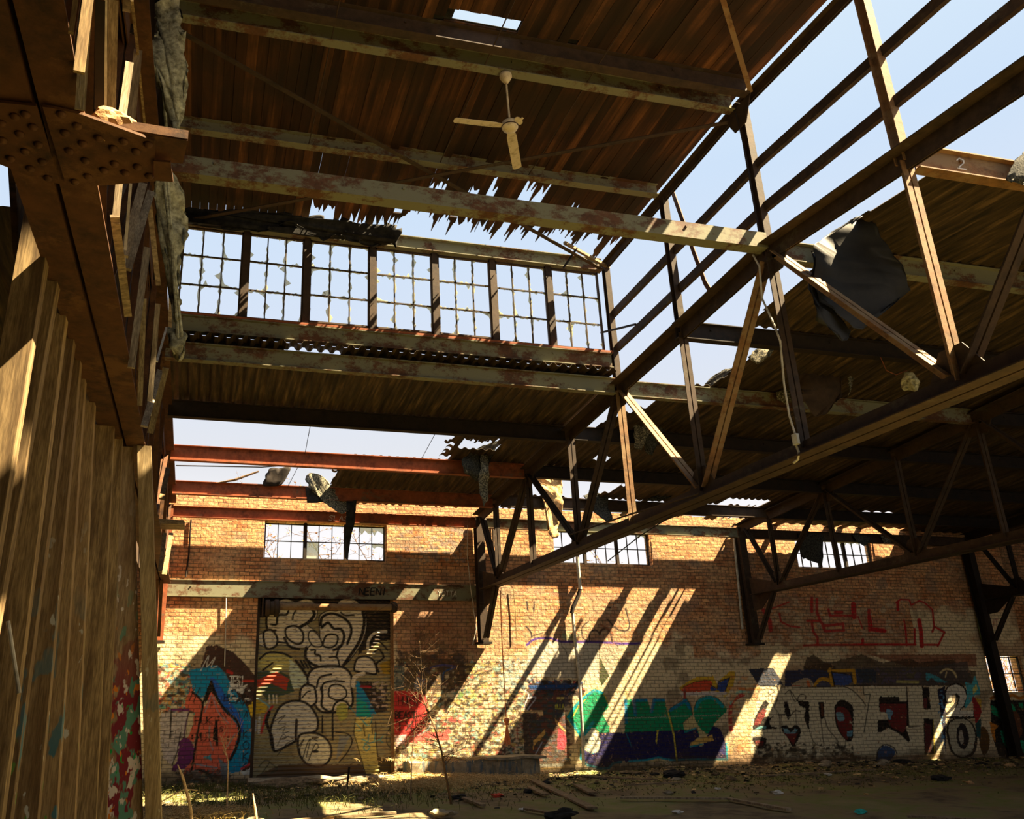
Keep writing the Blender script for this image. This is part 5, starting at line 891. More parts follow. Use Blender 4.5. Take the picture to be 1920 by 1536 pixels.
# insulation rags
i_ = thing('insulation_rag', ony(320, 100, 7.3), 'torn dirty fibre insulation hanging down the left side of the windows', 'insulation')
Q = [(290, 0), (338, -6), (342, 60), (350, 150), (349, 186), (340, 200), (336, 250), (322, 240), (318, 190), (300, 150), (283, 140), (275, 125), (284, 80), (300, 50)]
ragged('upper_rag', [ony(*q, 7.25) for q in Q], M['insul'], i_, .03, 4, .03, .12, seed=5)
Q = [(322, 330), (345, 360), (350, 430), (345, 450), (338, 470), (334, 560), (338, 600), (326, 600), (318, 500), (300, 420), (290, 380), (292, 340), (305, 330)]
ragged('middle_rag', [ony(*q, 7.6) for q in Q], M['insul'], i_, .03, 4, .03, .12, seed=6)
Q = [(316, 610), (334, 618), (346, 628), (350, 640), (345, 660), (339, 676), (335, 662), (326, 664), (317, 648)]
ragged('lower_tuft', [ony(*q, 7.6) for q in Q], M['insul'], i_, .03, 4, .03, .10, seed=8)
for k, (a0, a1) in enumerate((((308, 340), (341, 632)), ((314, 330), (334, 636)), ((304, 140), (312, 245)))):
    mb = MB(); A, B_ = ony(*a0, 7.5), ony(*a1, 7.6); mb.tube([A.lerp(B_, t/8)+Vector((.012*mnoise.noise(Vector((t, k, 0))), 0, 0)) for t in range(9)], .018, 7); mb.build('strand', M['insul'], i_)
# ================================================================== CEILING FAN
zf = 8.30; cf = ony(956, 236, 7.98); top = ony(948, 140, 7.98); fan = thing('ceiling_fan', (top.x, 7.98, 9.09), 'yellowed ceiling fan with two blades left, hanging from the ridge beams', 'fan')
mb = MB(); mb.lathe((top.x, 7.98, 9.09), [(.02, 0), (.075, -.01), (.08, -.05), (.05, -.11), (.02, -.15)], 20); mb.build('canopy', M['fan'], fan, smooth=True)
mb = MB(); mb.tube([(top.x, 7.98, 8.97), (cf.x, 7.98, cf.z+.08)], .013, 10); mb.build('down_rod', M['fan'], fan)
mb = MB(); mb.lathe((cf.x, 7.98, cf.z), [(.03, .10), (.06, .07), (.10, .04), (.105, -.02), (.09, -.05), (.05, -.065), (.01, -.07)], 24); mo = mb.build('motor', M['fan'], fan, smooth=True)
mb = MB(); mb.lathe((cf.x, 7.98, cf.z-.02), [(.108, .006), (.112, 0), (.108, -.006)], 24); mb.build('rim_band', M['steel'], mo)
hub = Vector((cf.x, 7.98, cf.z-.01))
for a0, full in (((851, 225), 1), ((970, 316), 1), ((979, 222), 0)):
    e = onz(*a0, hub.z) if full else onz(*a0, hub.z+.02); d = (e-hub); d.z *= 1; l = d.length if full else .17; d.normalize(); s = d.cross(Vector((0, 0, 1))).normalized()*.062; s.z += .012
    p, q = hub+d*.10, hub+d*l; s2 = s*.95
    mb = MB(); mb.plate([p-s*.7, hub+d*(.2 if full else .12)-s, q-s2-d*.02, q-s2*.6, q+s2*.6, q+s2-d*.02, hub+d*(.2 if full else .12)+s, p+s*.7], .006, (0, 0, 1)); bl = mb.build('blade' if full else 'broken_blade', M['fan'], fan)
    mb = MB(); mb.bar(hub+d*.07, hub+d*.2, .03, .008); mb.build('blade_arm', M['fan'], bl)
# ================================================================== TORN SHEETS AND FELT
def flap(name, Q, y, mt, label, cat='roofing scrap', **k): return tag(ragged(name, [ony(*q, y) for q in Q], M[mt], **k), label, cat)
flap('hanging_sheet', [(1522, 462), (1560, 435), (1600, 410), (1618, 404), (1648, 430), (1668, 475), (1686, 510), (1714, 540), (1665, 575), (1632, 602), (1618, 618), (1600, 615), (1572, 590), (1545, 560), (1532, 520)], 7.2, 'tarp', 'charcoal sheet of roofing hanging behind the long truss at the upper right', jag=.012, curl=.10, th=.004, seed=2)
flap('hanging_sheet', [(1520, 470), (1545, 530), (1552, 575), (1590, 605), (1600, 618), (1585, 640), (1575, 642), (1568, 628), (1545, 612), (1525, 605), (1518, 540)], 7.3, 'tarp', 'narrow grey strip hanging left of the charcoal sheet, knotted at its foot', jag=.015, curl=.10, th=.004, seed=4)
flap('felt_flap', [(862, 866), (880, 852), (908, 834), (950, 824), (935, 835), (915, 850), (914, 900), (905, 905), (880, 895), (866, 890)], 15.9, 'felt_dark', 'grey gravelled felt folded over the right end of the upper orange beam', jag=.03, curl=.15)
flap('felt_flap', [(905, 848), (917, 850), (916, 900), (914, 940), (906, 952), (900, 930), (898, 905)], 15.8, 'felt', 'narrow felt strip hanging below the folded flap', jag=.03, curl=.12)
flap('felt_flap', [(572, 898), (580, 888), (600, 895), (640, 922), (656, 938), (655, 955), (640, 966), (628, 960), (600, 935), (578, 915)], 18.32, 'felt', 'pale gravelled felt roll hanging between the two orange beams', jag=.03, curl=.16)
flap('felt_flap', [(574, 912), (600, 932), (604, 942), (575, 944)], 18.34, 'tar', 'black rag hanging under the pale felt roll', jag=.03, curl=.1)
flap('felt_flap', [(651, 938), (669, 938), (664, 985), (656, 1012), (652, 1052), (646, 1046), (647, 1000)], 18.32, 'tar', 'black pointed strip hanging in front of the left wall window', jag=.008, curl=.05)
flap('scrap_board', [(494, 912), (504, 880), (545, 876), (536, 900), (528, 910)], 18.3, 'steel_dark', 'dark broken boards left lying across the lower orange beam', 'board', jag=.02, curl=.05, th=.03)
mb = MB(); mb.tube([ony(405, 906, 18.33), ony(440, 900, 18.32), ony(485, 884, 18.3)], [.012, .03, .02], 6); tag(mb.build('scrap_stick', M['twig']), 'dark stick poking left from the broken boards', 'stick')
mb = MB(); mb.tube([onz(330, 873, 6.1), onz(490, 876, 6.12), onz(590, 869, 6.2)], .012, 6); tag(mb.build('roof_cable', M['wire']), 'thin sagging cable just below the upper orange beam', 'cable')
flap('felt_flap', [(1006, 898), (1052, 897), (1056, 925), (1050, 975), (1046, 1004), (1036, 1010), (1028, 998), (1026, 950), (1014, 920)], 18.3, 'stone', 'brown torn board and insulation hanging behind the long truss', jag=.04, curl=.2)
flap('felt_flap', [(1092, 930), (1110, 922), (1140, 928), (1142, 950), (1146, 975), (1138, 982), (1128, 970), (1112, 950)], 18.2, 'felt_dark', 'curled dark felt hanging over the beam in front of the brick parapet', jag=.03, curl=.15)
flap('felt_flap', [(1190, 788), (1208, 782), (1228, 790), (1214, 815), (1200, 846), (1190, 842)], 13.9, 'felt', 'pale gravelled felt piece hanging beside the sunlit diagonal', jag=.02, curl=.10)
flap('felt_flap', [(1206, 826), (1224, 800), (1262, 760), (1290, 748), (1262, 790), (1236, 815), (1222, 856), (1212, 850)], 14.0, 'felt_dark', 'dark felt edge curling down right of the sunlit diagonal', jag=.03, curl=.12)
flap('felt_flap', [(1206, 940), (1240, 925), (1275, 904), (1288, 910), (1262, 930), (1236, 940)], 18.0, 'felt_dark', 'dark felt edge lying on the beam right of the sky gap', jag=.02, curl=.08)
flap('felt_flap', [(1322, 722), (1345, 700), (1385, 685), (1372, 706), (1346, 735), (1332, 745)], 12.2, 'felt_dark', 'dark ragged felt on the rust and grey beam', jag=.03, curl=.10)
flap('felt_flap', [(1400, 672), (1422, 652), (1452, 648), (1440, 670), (1418, 684)], 10.3, 'felt', 'light grey felt rag in the gap below the black beam', jag=.02, curl=.10)
flap('felt_flap', [(1568, 659), (1620, 666), (1612, 690), (1600, 720), (1592, 742), (1594, 712), (1596, 690), (1584, 672)], 11.2, 'felt', 'pale torn felt tongue below the small bright slot', jag=.02, curl=.10)
flap('hanging_sheet', [(1496, 700), (1530, 672), (1572, 682), (1574, 745), (1550, 775), (1526, 782), (1502, 752)], 11.3, 'steel', 'dark rusty sheet hanging with a sunlit ragged rim', jag=.03, curl=.10, seed=9)
flap('felt_flap', [(1452, 738), (1482, 728), (1483, 750), (1470, 758), (1458, 750)], 11.9, 'felt', 'sunlit gravel felt scrap beside the conduit', jag=.02, curl=.08)
lump('hanging_rag', ony(1706, 716, 9.9), .15, M['insul'], 'crumpled pale rag hanging on a wire under the right roof', 'rag', 12, (.8, .8, 1.0))
mb = MB(); mb.tube([ony(1650, 668, 9.95), ony(1662, 695, 9.95), ony(1680, 703, 9.95), ony(1700, 695, 9.95)], .006, 6); tag(mb.build('loose_wire', M['steel_orange']), 'thin rusty wire curling beside the crumpled rag', 'wire')
flap('felt_flap', [(1884, 340), (1895, 310), (1925, 282), (1935, 300), (1935, 345), (1908, 330), (1893, 345)], 5.6, 'felt_dark', 'dark torn felt at the right edge on top of the sunlit beam', jag=.01, curl=.06)
flap('felt_flap', [(1498, 1000), (1545, 1003), (1543, 1040), (1541, 1062), (1526, 1045), (1508, 1048), (1500, 1030)], 19.64, 'felt_dark', 'dark felt square hanging over the right wall window', jag=.03, curl=.08)
flap('felt_flap', [(1598, 1003), (1630, 1006), (1634, 1016), (1618, 1024), (1608, 1018)], 19.64, 'felt_dark', 'small felt rag at the top right of the right wall window', jag=.02, curl=.05)
flap('felt_flap', [(1650, 1004), (1670, 1008), (1668, 1020), (1656, 1018)], 19.64, 'felt', 'tiny pale rag right of the right wall window', jag=.01, curl=.03)
# drooping felt along the broken left edge of the boards
Q = [(345, 392), (420, 396), (520, 402), (640, 412), (740, 424), (752, 436), (742, 462), (725, 450), (700, 458), (686, 444), (655, 455), (640, 440), (600, 446), (588, 430), (560, 432), (545, 418), (500, 432), (470, 425), (430, 430), (380, 414), (345, 416)]
flap('felt_flap', Q, 11.85, 'tar', 'black tattered felt drooping along the top beam of the broken windows', jag=.09, curl=.10)
for q, s in (([(352, 400), (378, 398), (376, 416), (360, 412)], 1), ): pass
# felt added over the boards to block the sky between them
mb = MB(); 
def okF(x, y): 
    if any(0 for _ in ()): return False
    if min(h[0] for h in HO) < x < max(h[0] for h in HO) and min(h[1] for h in HO) < y < max(h[1] for h in HO): return False
    return y < 10.2+.3*mnoise.noise(Vector((x*1.1, 2, 0))) or (x < 1.2 and y < 11.9)
o = sheet('roof_felt', -1.35, 6.55, 3.7, 12.1, M['tar'], okF, f=lambda y: zd(y)+.035, dx=.12, dy=.08, corr=0, th=.006); o['kind'] = 'structure'
# loose bars
mb = MB(); mb.prof(onx(1262, 362, 7.0), onx(1300, 470, 7.0), [(-.04, -.008), (.04, -.008), (.04, .008), (-.04, .008)], up=(1, 0, 0)); mb.prof(onx(1300, 470, 7.0), onx(1322, 530, 7.0), [(-.04, -.008), (.04, -.008), (.04, .008), (-.04, .008)], up=(1, 0, 0)); mb.prof(onx(1322, 530, 7.0), onx(1342, 562, 7.0), [(-.04, -.008), (.04, -.008), (.04, .008), (-.04, .008)], up=(1, 0, 0)); tag(mb.build('bent_bar', M['steel_left']), 'bent rusty bar hanging between two posts of the open gable', 'bar')
mb = MB(); mb.bar(onx(1127, 624, 6.62), onx(1192, 608, 6.66), .03, .03); tag(mb.build('loose_stick', M['steel_dark']), 'short stick across the foot of the window corner post', 'stick')
mb = MB(); mb.bar(ony(1058, 455, 11.6), ony(1142, 502, 12.0), .05, .05); tag(mb.build('scrap_timber', M['plank']), 'loose batten hanging over the right end of the window beam', 'batten')
mb = MB(); mb.bar(ony(1080, 468, 11.7), ony(1056, 503, 11.8), .04, .03); tag(mb.build('scrap_timber', M['steel_dark']), 'short black batten crossing the pale window beam', 'batten')
mb = MB(); mb.tube([onx(1068, 1003, 6.52), onx(1180, 965, 6.5), onx(1310, 926, 6.52)], .014, 7); tag(mb.build('tie_rod', M['steel']), 'rusty rod running just above the long bottom chord', 'rod')
mb = MB(); mb.tube([onx(1140, 1052, 6.5), onx(1200, 1005, 6.5), onx(1262, 966, 6.53)], .009, 7); tag(mb.build('hanging_rod', M['wire']), 'thin bent rod hanging in front of the middle window', 'rod')
# conduit and box on the ridge post
c = thing('conduit', onx(1425, 500, 6.56), 'thin metal conduit with a small grey box on the tall truss post', 'conduit')
mb = MB(); mb.tube([onx(*q, 6.56) for q in ((1412, 478), (1424, 500), (1429, 560), (1452, 610), (1463, 640), (1470, 720), (1480, 780), (1490, 812))], .012, 8); mb.build('pipe', M['pipe'], c)
mb = MB(); mb.box(onx(1492, 824, 6.54), (.05, .07, .13)); bx = mb.build('junction_box', M['box'], c, bevel=.004); mb = MB(); mb.box(onx(1492, 824, 6.51), (.01, .06, .11)); mb.build('cover', M['box'], bx)
mb = MB(); mb.tube([onx(*q, 6.55) for q in ((1492, 834), (1498, 848), (1496, 862), (1488, 868))], .014, 8); mb.build('elbow', M['pipe'], c)
mb = MB(); mb.tube([onx(*q, 6.6) for q in ((1362, 200), (1376, 203), (1384, 230), (1400, 300), (1412, 370), (1424, 440))], .007, 6); tag(mb.build('cable', M['wire']), 'black cable dropping from the ridge plate beside the post', 'cable')
for q, s, ya, yb in ((((582, 797), (572, 850), (540, 912)), 'thin wire left of centre across the sky strip', 14.1, 18.4), (((820, 806), (795, 852), (760, 912)), 'thin wire right of centre across the sky strip', 14.1, 18.4), (((1175, 898), (1138, 937)), 'short wire in the sky gap behind the truss', 16.3, 18.4)):
    mb = MB(); mb.tube([ony(*p, ya+(yb-ya)*i/(len(q)-1)) for i, p in enumerate(q)], .006, 6); tag(mb.build('overhead_wire', M['wire']), s, 'wire')
# downpipe, wall wires, rope
c = thing('downpipe', ony(1083, 1052, 19.86), 'pale downpipe with a dark elbow on the brick wall behind the truss', 'pipe')
mb = MB(); mb.tube([ony(*q, 19.86) for q in ((1079, 975), (1083, 1052), (1088, 1105))], .045, 12); mb.build('upper_pipe', M['pipe'], c)
mb = MB(); mb.tube([ony(*q, 19.87) for q in ((1088, 1104), (1084, 1118), (1074, 1140), (1072, 1150))], .05, 12); mb.build('elbow', M['steel_dark'], c)
mb = MB(); mb.tube([ony(*q, 19.9) for q in ((1073, 1146), (1078, 1200), (1086, 1270), (1091, 1350), (1094, 1436))], .038, 12); mb.build('lower_pipe', M['pipe'], c)
def wire(pts, y, r, mt, lb, nm='wall_wire', cat='wire'): mb = MB(); mb.tube([ony(*q, y) for q in pts], r, 6); tag(mb.build(nm, M[mt]), lb, cat)
wire([(424, 1118), (423, 1180), (421, 1250)], 19.95, .012, 'pipe', 'thin pipe on the wall left of the shutter', 'wall_pipe', 'pipe'); wire([(358, 975), (354, 1040), (348, 1082)], 19.97, .02, 'steel_dark', 'dark upright strip in the brickwork at far left', 'wall_strip', 'strip')
wire([(877, 985), (876, 1040), (882, 1100), (893, 1180), (886, 1210)], 19.5, .008, 'pipe', 'pale wire hanging down beside the steel column'); wire([(924, 985), (925, 1040)], 19.97, .02, 'steel_dark', 'dark strip on the bricks right of the steel column', 'wall_strip', 'strip')
wire([(962, 1100), (966, 1140), (968, 1198)], 19.95, .010, 'stud', 'thin sunlit pipe on the wall right of the rope', 'wall_pipe', 'pipe')
wire([(1376, 1010), (1384, 1090), (1392, 1180)], 19.93, .03, 'pipe', 'greenish pipe beside the middle right column', 'wall_pipe', 'pipe')
wire([(1822, 1110), (1840, 1200)], 19.93, .015, 'moss', 'thin green pipe beside the far right column', 'wall_pipe', 'pipe')
c = thing('rope', ony(938, 1112, 19.0), 'orange rope with a frayed tassel hanging from the truss end', 'rope')
mb = MB(); mb.tube([Vector((6.76, 18.95, 4.12))]+[ony(*q, 19.0) for q in ((938, 1108), (940, 1180), (944, 1260), (949, 1345))], .013, 7); mb.build('cord', M['rope'], c)
mb = MB(); p = ony(950, 1350, 19.0); mb.lathe(p, [(.02, .05), (.06, .02), (.07, -.03), (.04, -.07), (.055, -.11)], 10); mb.build('knot', M['rope'], c, smooth=True)
mb = MB()
for k in range(34):
    a0 = random.uniform(0, 6.3); r = random.uniform(.01, .06); mb.tube([p+Vector((0, 0, -.08)), p+Vector((r*.8*math.cos(a0), r*.8*math.sin(a0), -.3)), p+Vector((r*1.4*math.cos(a0), r*1.4*math.sin(a0), -.42-random.random()*.14))], [.012, .01, .004], 5)
mb.build('tassel', M['rope'], c)
# ================================================================== GROUND: LEDGE, SLAB, PLANKS, LITTER
def rough_box(name, c, sz, mt, label, cat, amp=.03, cuts=7, rz=0, parent=None, seed=0, group=None):
    bm = bmesh.new(); bmesh.ops.create_cube(bm, size=1); bmesh.ops.subdivide_edges(bm, edges=bm.edges[:], cuts=cuts, use_grid_fill=True)
    R = Matrix.Rotation(rz, 3, 'Z')
    for v_ in bm.verts:
        p = Vector((v_.co.x*sz[0], v_.co.y*sz[1], v_.co.z*sz[2])); q = p*2.2+Vector((seed, seed, 0)); p += Vector((mnoise.noise(q), mnoise.noise(q+Vector((9, 0, 0))), mnoise.noise(q+Vector((0, 9, 0)))))*amp; v_.co = R @ p
    me = bpy.data.meshes.new(name); bm.to_mesh(me); bm.free(); me.materials.append(mt); ob = bpy.data.objects.new(name, me); ob.location = Vector(c)-(wloc(parent) if parent else Vector((0, 0, 0))); COL.objects.link(ob)
    if parent: ob.parent = parent
    return tag(ob, label, cat, group) if label else ob
m_, n, b = mat('concrete with blue drips', .9); v = pos(n); f = nz(n, v, 5, 6); g = nz(n, pos(n, (5, 1, .8)), 2.2, 4); c_ = ramp(n, f, [(.35, (.15, .12, .075)), (.65, (.38, .32, .21))])
c_ = mix(n, ramp(n, g, [(.52, (0, 0, 0)), (.6, (.7, .7, .7))]), c_, (.05, .11, .16)); n.links.new(c_, b.inputs['Base Color']); bump(n, b, f, .5, .02); M['concrete_b'] = m_
l = thing('concrete_ledge', (6.4, 19.5, 0), 'low concrete ledge with blue drips and a broken slab at the foot of the wall', 'ledge')
rough_box('block', (6.2, 19.55, .17), (3.0, .8, .36), M['concrete_b'], None, None, .04, parent=l); rough_box('slab', (7.1, 19.45, .385), (1.4, .85, .05), M['concrete'], None, None, .04, parent=l, seed=3)
l = thing('loading_sill', (2.9, 19.5, 0), 'broken concrete sill with a dark hollow under the shutter', 'sill')
rough_box('sill_slab', (2.75, 19.35, .03), (3.1, .8, .12), M['concrete'], None, None, .06, 9, parent=l, seed=5)
lump('sill_rubble', (2.2, 18.75, .02), .35, M['rubble'], 'heap of dirt and crumbs in front of the shutter sill', 'dirt', 4, (2.6, .7, .35)); lump('sill_rubble', (3.5, 18.6, .0), .3, M['rubble'], 'smaller dirt heap near the iron stake', 'dirt', 7, (2.2, .7, .35))
mb = MB(); mb.tube([ony(655, 1438, 17.6), ony(645, 1524, 17.6)], .022, 8); tag(mb.build('iron_stake', M['steel_dark']), 'dark iron stake standing in front of the shutter', 'stake')
for i, (a0, a1, w_, lb) in enumerate((((992, 1456), (1110, 1506), .16, 'longest loose plank slanting away from the concrete ledge'), ((994, 1472), (1022, 1488), .12, 'short plank under the long slanting one'), ((1082, 1467), (1112, 1482), .16, 'short pale board right of the slanting plank'), ((1092, 1457), (1232, 1458), .09, 'sunlit batten lying along the foot of the green lettering'), ((1170, 1470), (1280, 1466), .06, 'thin lath in front of the sunlit batten'), ((1162, 1491), (1362, 1492), .10, 'long dark board lying parallel to the wall'), ((1360, 1492), (1478, 1508), .10, 'dark board continuing to the right of the long one'), ((985, 1510), (1058, 1524), .08, 'dark lath near the bottom centre'), ((520, 1530), (742, 1516), .07, 'thin pole lying in front of the shutter'), ((1420, 1452), (1640, 1440), .08, 'grey lath at the foot of the silver lettering'), ((1700, 1521), (1870, 1530), .10, 'dark flat board at the bottom right corner'), ((1440, 1504), (1476, 1506), .12, 'short dark board at the right end of the boards'), ((870, 1492), (905, 1503), .1, 'small dark board in the straw'))):
    A, B_ = onz(*a0, .05), onz(*a1, .06); A.z = fz(A.x, A.y)+.05; B_.z = fz(B_.x, B_.y)+.05; mb = MB(); mb.bar(A, B_, w_, .03); tag(mb.build('timber_board', M['plank'] if i in (0, 1, 2, 3, 4, 8, 9) else M['slat']), lb, 'plank')
rs = random.Random(5)
for i in range(70):
    x = rs.uniform(5, 22) if i % 4 else rs.uniform(-.5, 6); y = 19.6-abs(rs.gauss(0, 1.2)) if i % 3 else rs.uniform(14.5, 19); r = rs.uniform(.04, .12)
    lump('rubble_chunk', (x, y, fz(x, y)+r*.3), r, M[('rubble', 'rubble', 'concrete', 'stone', 'black')[i % 5]], ('crumbly brown', 'small brown', 'pale concrete', 'sandy brick', 'black')[i % 5]+' chunk in the litter '+('below the far right column' if x > 20 else 'at the foot of the silver letters' if x > 14.5 else 'at the foot of the green letters' if x > 9 else 'near the concrete ledge' if x > 4.8 else 'in front of the shutter or the orange graffiti'), 'rubble', i, (rs.uniform(1, 2), 1, rs.uniform(.3, .7)), 2, 'rubble chunks along the foot of the wall')
for i, (q, mt, s, lb) in enumerate((((932, 1486), 'red', .07, 'small red plastic bottle by the concrete ledge'), ((1552, 1448), 'white', .08, 'white scrap near the silver letters'), ((1456, 1480), 'white', .1, 'pale flat scrap left of the moss strip'), ((1612, 1511), 'teal', .06, 'tiny turquoise scrap on the bare floor'), ((1345, 1474), 'white', .06, 'pale lump behind the long dark board'), ((1268, 1513), 'white', .08, 'crumpled pale cup near the bottom middle'), ((1762, 1452), 'black', .12, 'black lump like a bag on the floor at right'), ((1266, 1452), 'black', .16, 'dark bag slumped at the foot of the green letters'), ((980, 1508), 'white', .07, 'white rag in the mud near the bottom centre'), ((1050, 1530), 'black', .16, 'black tyre scrap at the bottom edge'), ((830, 1520), 'concrete', .12, 'grey stone in front of the sapling'), ((470, 1532), 'concrete', .11, 'pale stone near the bottom left'), ((620, 1524), 'stone', .1, 'sunlit stone below the shutter'), ((860, 1490), 'black', .1, 'dark clod in the straw'))):
    p = onz(*q, .05); p.z = fz(p.x, p.y)+s*.4; lump('litter' if mt in ('white', 'teal') else {'red': 'plastic_bottle', 'black': 'dark_scrap'}.get(mt, 'stone'), p, s, M[mt], lb, 'litter' if mt not in ('concrete', 'stone') else 'stone', i+20, (1.5, .9, .5) if mt != 'white' else (1.0, .7, .3), 3, amp=.6)
# leaf litter and chips nobody could count
mb = MB()
for i in range(5200):
    x = rs.uniform(-.8, 23); y = 19.9-abs(rs.gauss(0, 2.0)); 
    if y < 13: continue
    s = rs.uniform(.015, .06); c = Vector((x, y, fz(x, y)+s*.35)); R = Matrix.Rotation(rs.uniform(0, 6.3), 3, 'Z') @ Matrix.Rotation(rs.gauss(0, .4), 3, 'X')
    mb.poly([c+R @ Vector(q) for q in ((-s, -s*.4, 0), (s, -s*.5, .004), (s*.8, s*.5, .012), (-s*.9, s*.4, .006))], [(0, 1, 2, 3)], rs.choice((0, 0, 1, 2)))
o = mb.build('leaf_litter', [M['rubble'], M['straw'], M['black']], solid=.004); tag(o, 'carpet of chips, leaves and crumbs over the floor near the wall', 'litter', kind='stuff')
def blades(name, pts, mt, label, n_, h, spread, lean=.6, r=.004, cat='grass'):
    mb = MB()
    for i in range(n_):
        c, sx, sy = rs.choice(pts); x = c[0]+rs.gauss(0, sx); y = min(19.75-rs.random()*.2, c[1]+rs.gauss(0, sy)); z = fz(x, y)+(c[2] if len(c) > 2 else 0); a0 = rs.uniform(0, 6.3); hh = h*rs.uniform(.4, 1.2); l = hh*lean*rs.uniform(.3, 1.6)
        d = Vector((math.cos(a0), math.sin(a0), 0)); mb.tube([Vector((x, y, z)), Vector((x, y, z))+d*l*.4+Vector((0, 0, hh*.7)), Vector((x, y, z))+d*l+Vector((0, 0, hh*rs.uniform(.5, 1.0)))], [r, r*.8, r*.2], 3, cap=False)
    o = mb.build(name, mt); return tag(o, label, cat, kind='stuff')
A = onz(860, 1480, 0)
blades('dry_straw', [((4.9, 18.5), .5, .5), ((6.0, 18.5), .9, .4), ((4.3, 17.4), .6, .5)], M['straw'], 'sunlit heap of dry straw between the shutter and the ledge', 4200, .16, 1, 1.6, .006)
blades('dry_straw', [((5.6, 19.5, .36), .7, .2)], M['straw'], 'dry straw lying on top of the concrete ledge', 700, .08, 1, 2.2, .005)
blades('dry_straw', [((onz(370, 1530, 0).x, onz(370, 1530, 0).y), .32, .3)], M['straw'], 'sunlit tuft of dry straw at the bottom left corner', 2200, .13, 1, 1.2, .006)
blades('weeds', [((.4, 18.8), 1.0, .7), ((1.0, 17.0), 1.2, 1.2), ((2.6, 16), 1.6, 1.0)], M['moss'], 'dull green weeds on the ground below the orange and blue graffiti', 2600, .14, 1, .8, .005)
blades('weeds', [((9, 16.5), 3, 1.3), ((14, 17.5), 3, 1.0), ((18, 16.5), 3, .8)], M['moss'], 'thin moss and weeds over the floor at the right', 2600, .045, 1, 1.0, .007)
def twigs(name, base, pts, r0, mt, label, cat, n_=22, l_=.6, leaf=None, seed=1, spread=1.0, up=.5):
    q = random.Random(seed); t = thing(name, base, label, cat); P = [Vector(p) for p in pts]; mb = MB(); k = len(P); mb.tube(P, [r0*(1-.75*i/(k-1)) for i in range(k)], 7); mb.build('stem', mt, t)
    mb = MB(); lf = MB()
    for i in range(n_):
        f_ = q.uniform(.25, 1)*(k-1); j = min(int(f_), k-2); s = P[j].lerp(P[j+1], f_-j); d = Vector((q.gauss(0, spread), q.gauss(0, .4), q.gauss(up, .5))).normalized(); l = l_*q.uniform(.4, 1.2); a0 = s+d*l*.5+Vector((q.gauss(0, .05), 0, q.gauss(0, .05))); e = s+d*l+Vector((q.gauss(0, .1), q.gauss(0, .05), q.gauss(.05, .1)))
        mb.tube([s, a0, e], [r0*.35, r0*.25, r0*.1], 5)
        for u in range(3):
            b_ = a0.lerp(e, q.random()); e2 = b_+Vector((q.gauss(0, .14), q.gauss(0, .08), q.gauss(.08, .12)))*l_*1.6; mb.tube([b_, e2], [r0*.16, r0*.07], 4)
            if leaf:
                for w__ in range(2):
                    c = b_.lerp(e2, q.random()); s2 = q.uniform(.02, .045); R = Matrix.Rotation(q.uniform(0, 6.3), 3, 'Z') @ Matrix.Rotation(q.uniform(-1.4, 1.4), 3, 'X'); lf.poly([c+R @ Vector(z) for z in ((-s2, 0, 0), (0, -s2*.5, 0), (s2, 0, .004), (0, s2*.5, 0))], [(0, 1, 2, 3)])
    mb.build('branches', mt, t)
    if leaf: o = lf.build('leaves', leaf, t, solid=.002); o['kind'] = 'stuff'
    return t
b0 = onz(846, 1508, .05); Y = b0.y
twigs('sapling', b0, [b0]+[ony(*q, Y+.05*i) for i, q in enumerate(((838, 1465), (828, 1410), (815, 1365), (800, 1330), (788, 1290), (770, 1240)))], .022, M['twig'], 'bare leaning sapling growing in front of the wall right of the shutter', 'sapling', 26, .55, seed=3)
twigs('shrub_twigs', onz(770, 1500, .05), [onz(770, 1500, .05)]+[ony(*q, 18.6) for q in ((772, 1420), (782, 1330), (790, 1250), (786, 1190))], .012, M['twig'], 'fine bare twigs against the dark bricks right of the shutter', 'shrub', 40, .7, seed=9, spread=1.3)
Y = 14.5
twigs('dead_stalk', ony(424, 1540, Y), [ony(*q, Y) for q in ((424, 1545), (428, 1430), (420, 1400), (412, 1378))], .014, M['twig_pale'], 'pale forked dead branch in front of the blue graffiti', 'branch', 7, .5, seed=13, spread=.8, up=.9)
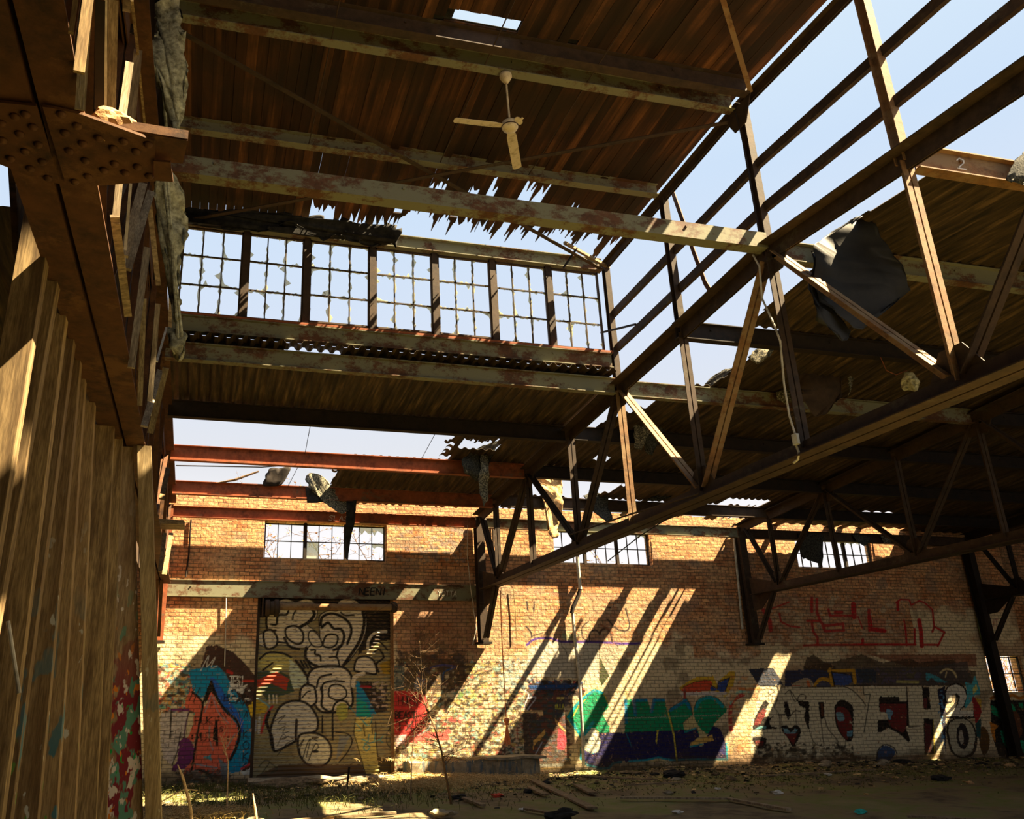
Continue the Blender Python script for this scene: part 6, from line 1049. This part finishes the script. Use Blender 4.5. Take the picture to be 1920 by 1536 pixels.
for i, (q, lb) in enumerate((([(360, 1560), (358, 1520), (350, 1485), (342, 1455), (333, 1434)], 'sunlit pale stalk at the bottom left'), ([(482, 1545), (478, 1515), (474, 1488)], 'sunlit pale stalk left of the shutter foot'))):
    mb = MB(); mb.tube([ony(*p, 12.5) for p in q], [.022, .022, .02, .018, .008][-len(q):], 7); tag(mb.build('dead_stalk', M['twig_pale']), lb, 'stalk')
mb = MB(); mb.tube([ony(300, 1505, 12.5), ony(345, 1480, 12.6), ony(370, 1482, 12.7)], .008, 6); tag(mb.build('dead_stalk', M['twig_pale']), 'thin bent straw beside the sunlit stalk at the bottom left', 'stalk')
mb = MB(); mb.tube([ony(790, 1180, 19.3), ony(735, 1130, 19.2), ony(700, 1150, 19.2)], .006, 5); tag(mb.build('loose_wire', M['twig']), 'thin loose vine over the right edge of the shutter', 'vine')
# outside: vines behind the wall windows, bushes
for i, (x, lb) in enumerate(((1.9, 'leafy vine outside the left third of the left wall window'), (3.2, 'leafy vine outside the middle of the left wall window'), (4.4, 'leafy vine outside the right end of the left wall window'), (9.6, 'faint vine outside the left part of the middle window'), (11.2, 'faint vine outside the right part of the middle window'))):
    twigs('climbing_vine', (x, 21.6, 0), [(x+.4, 21.6, 0), (x+.5, 21.6, 3), (x+.1, 21.6, 4.6), (x-.5, 21.6, 5.6), (x-1.0, 21.7, 6.8)], .02, M['twig'], lb, 'vine', 46 if i < 3 else 26, .6, M['leaf'], seed=30+i, spread=1.0, up=.6)
for i, (x, lb) in enumerate(((22.6, 'dry orange bush outside the small window behind the far column'), (24.2, 'second dry bush outside, right of the first'))):
    t = thing('bush', (x+.6, 22.6, 0), lb, 'bush'); mb = MB()
    for k in range(900):
        c = Vector((x+.6+rs.gauss(0, .6), 22.6+rs.gauss(0, .5), abs(rs.gauss(1.4, .9)))); e = c+Vector((rs.gauss(0, .15), rs.gauss(0, .1), rs.gauss(.1, .2))); mb.tube([c, e], [.012, .004], 4, cap=False)
    mb.build('dry_twigs', M['twig_pale'], t)
    mb = MB(); mb.tube([(x+.6, 22.6, 0), (x+.6, 22.6, 2.2)], [.06, .02], 7); mb.build('stem', M['twig'], t)
for x, y, lb in ((5.1, 14.25, 'small leafy weed seen against the sky above the orange beam'), (3.35, 18.3, 'thin weed stem above the lower orange beam')):
    pass
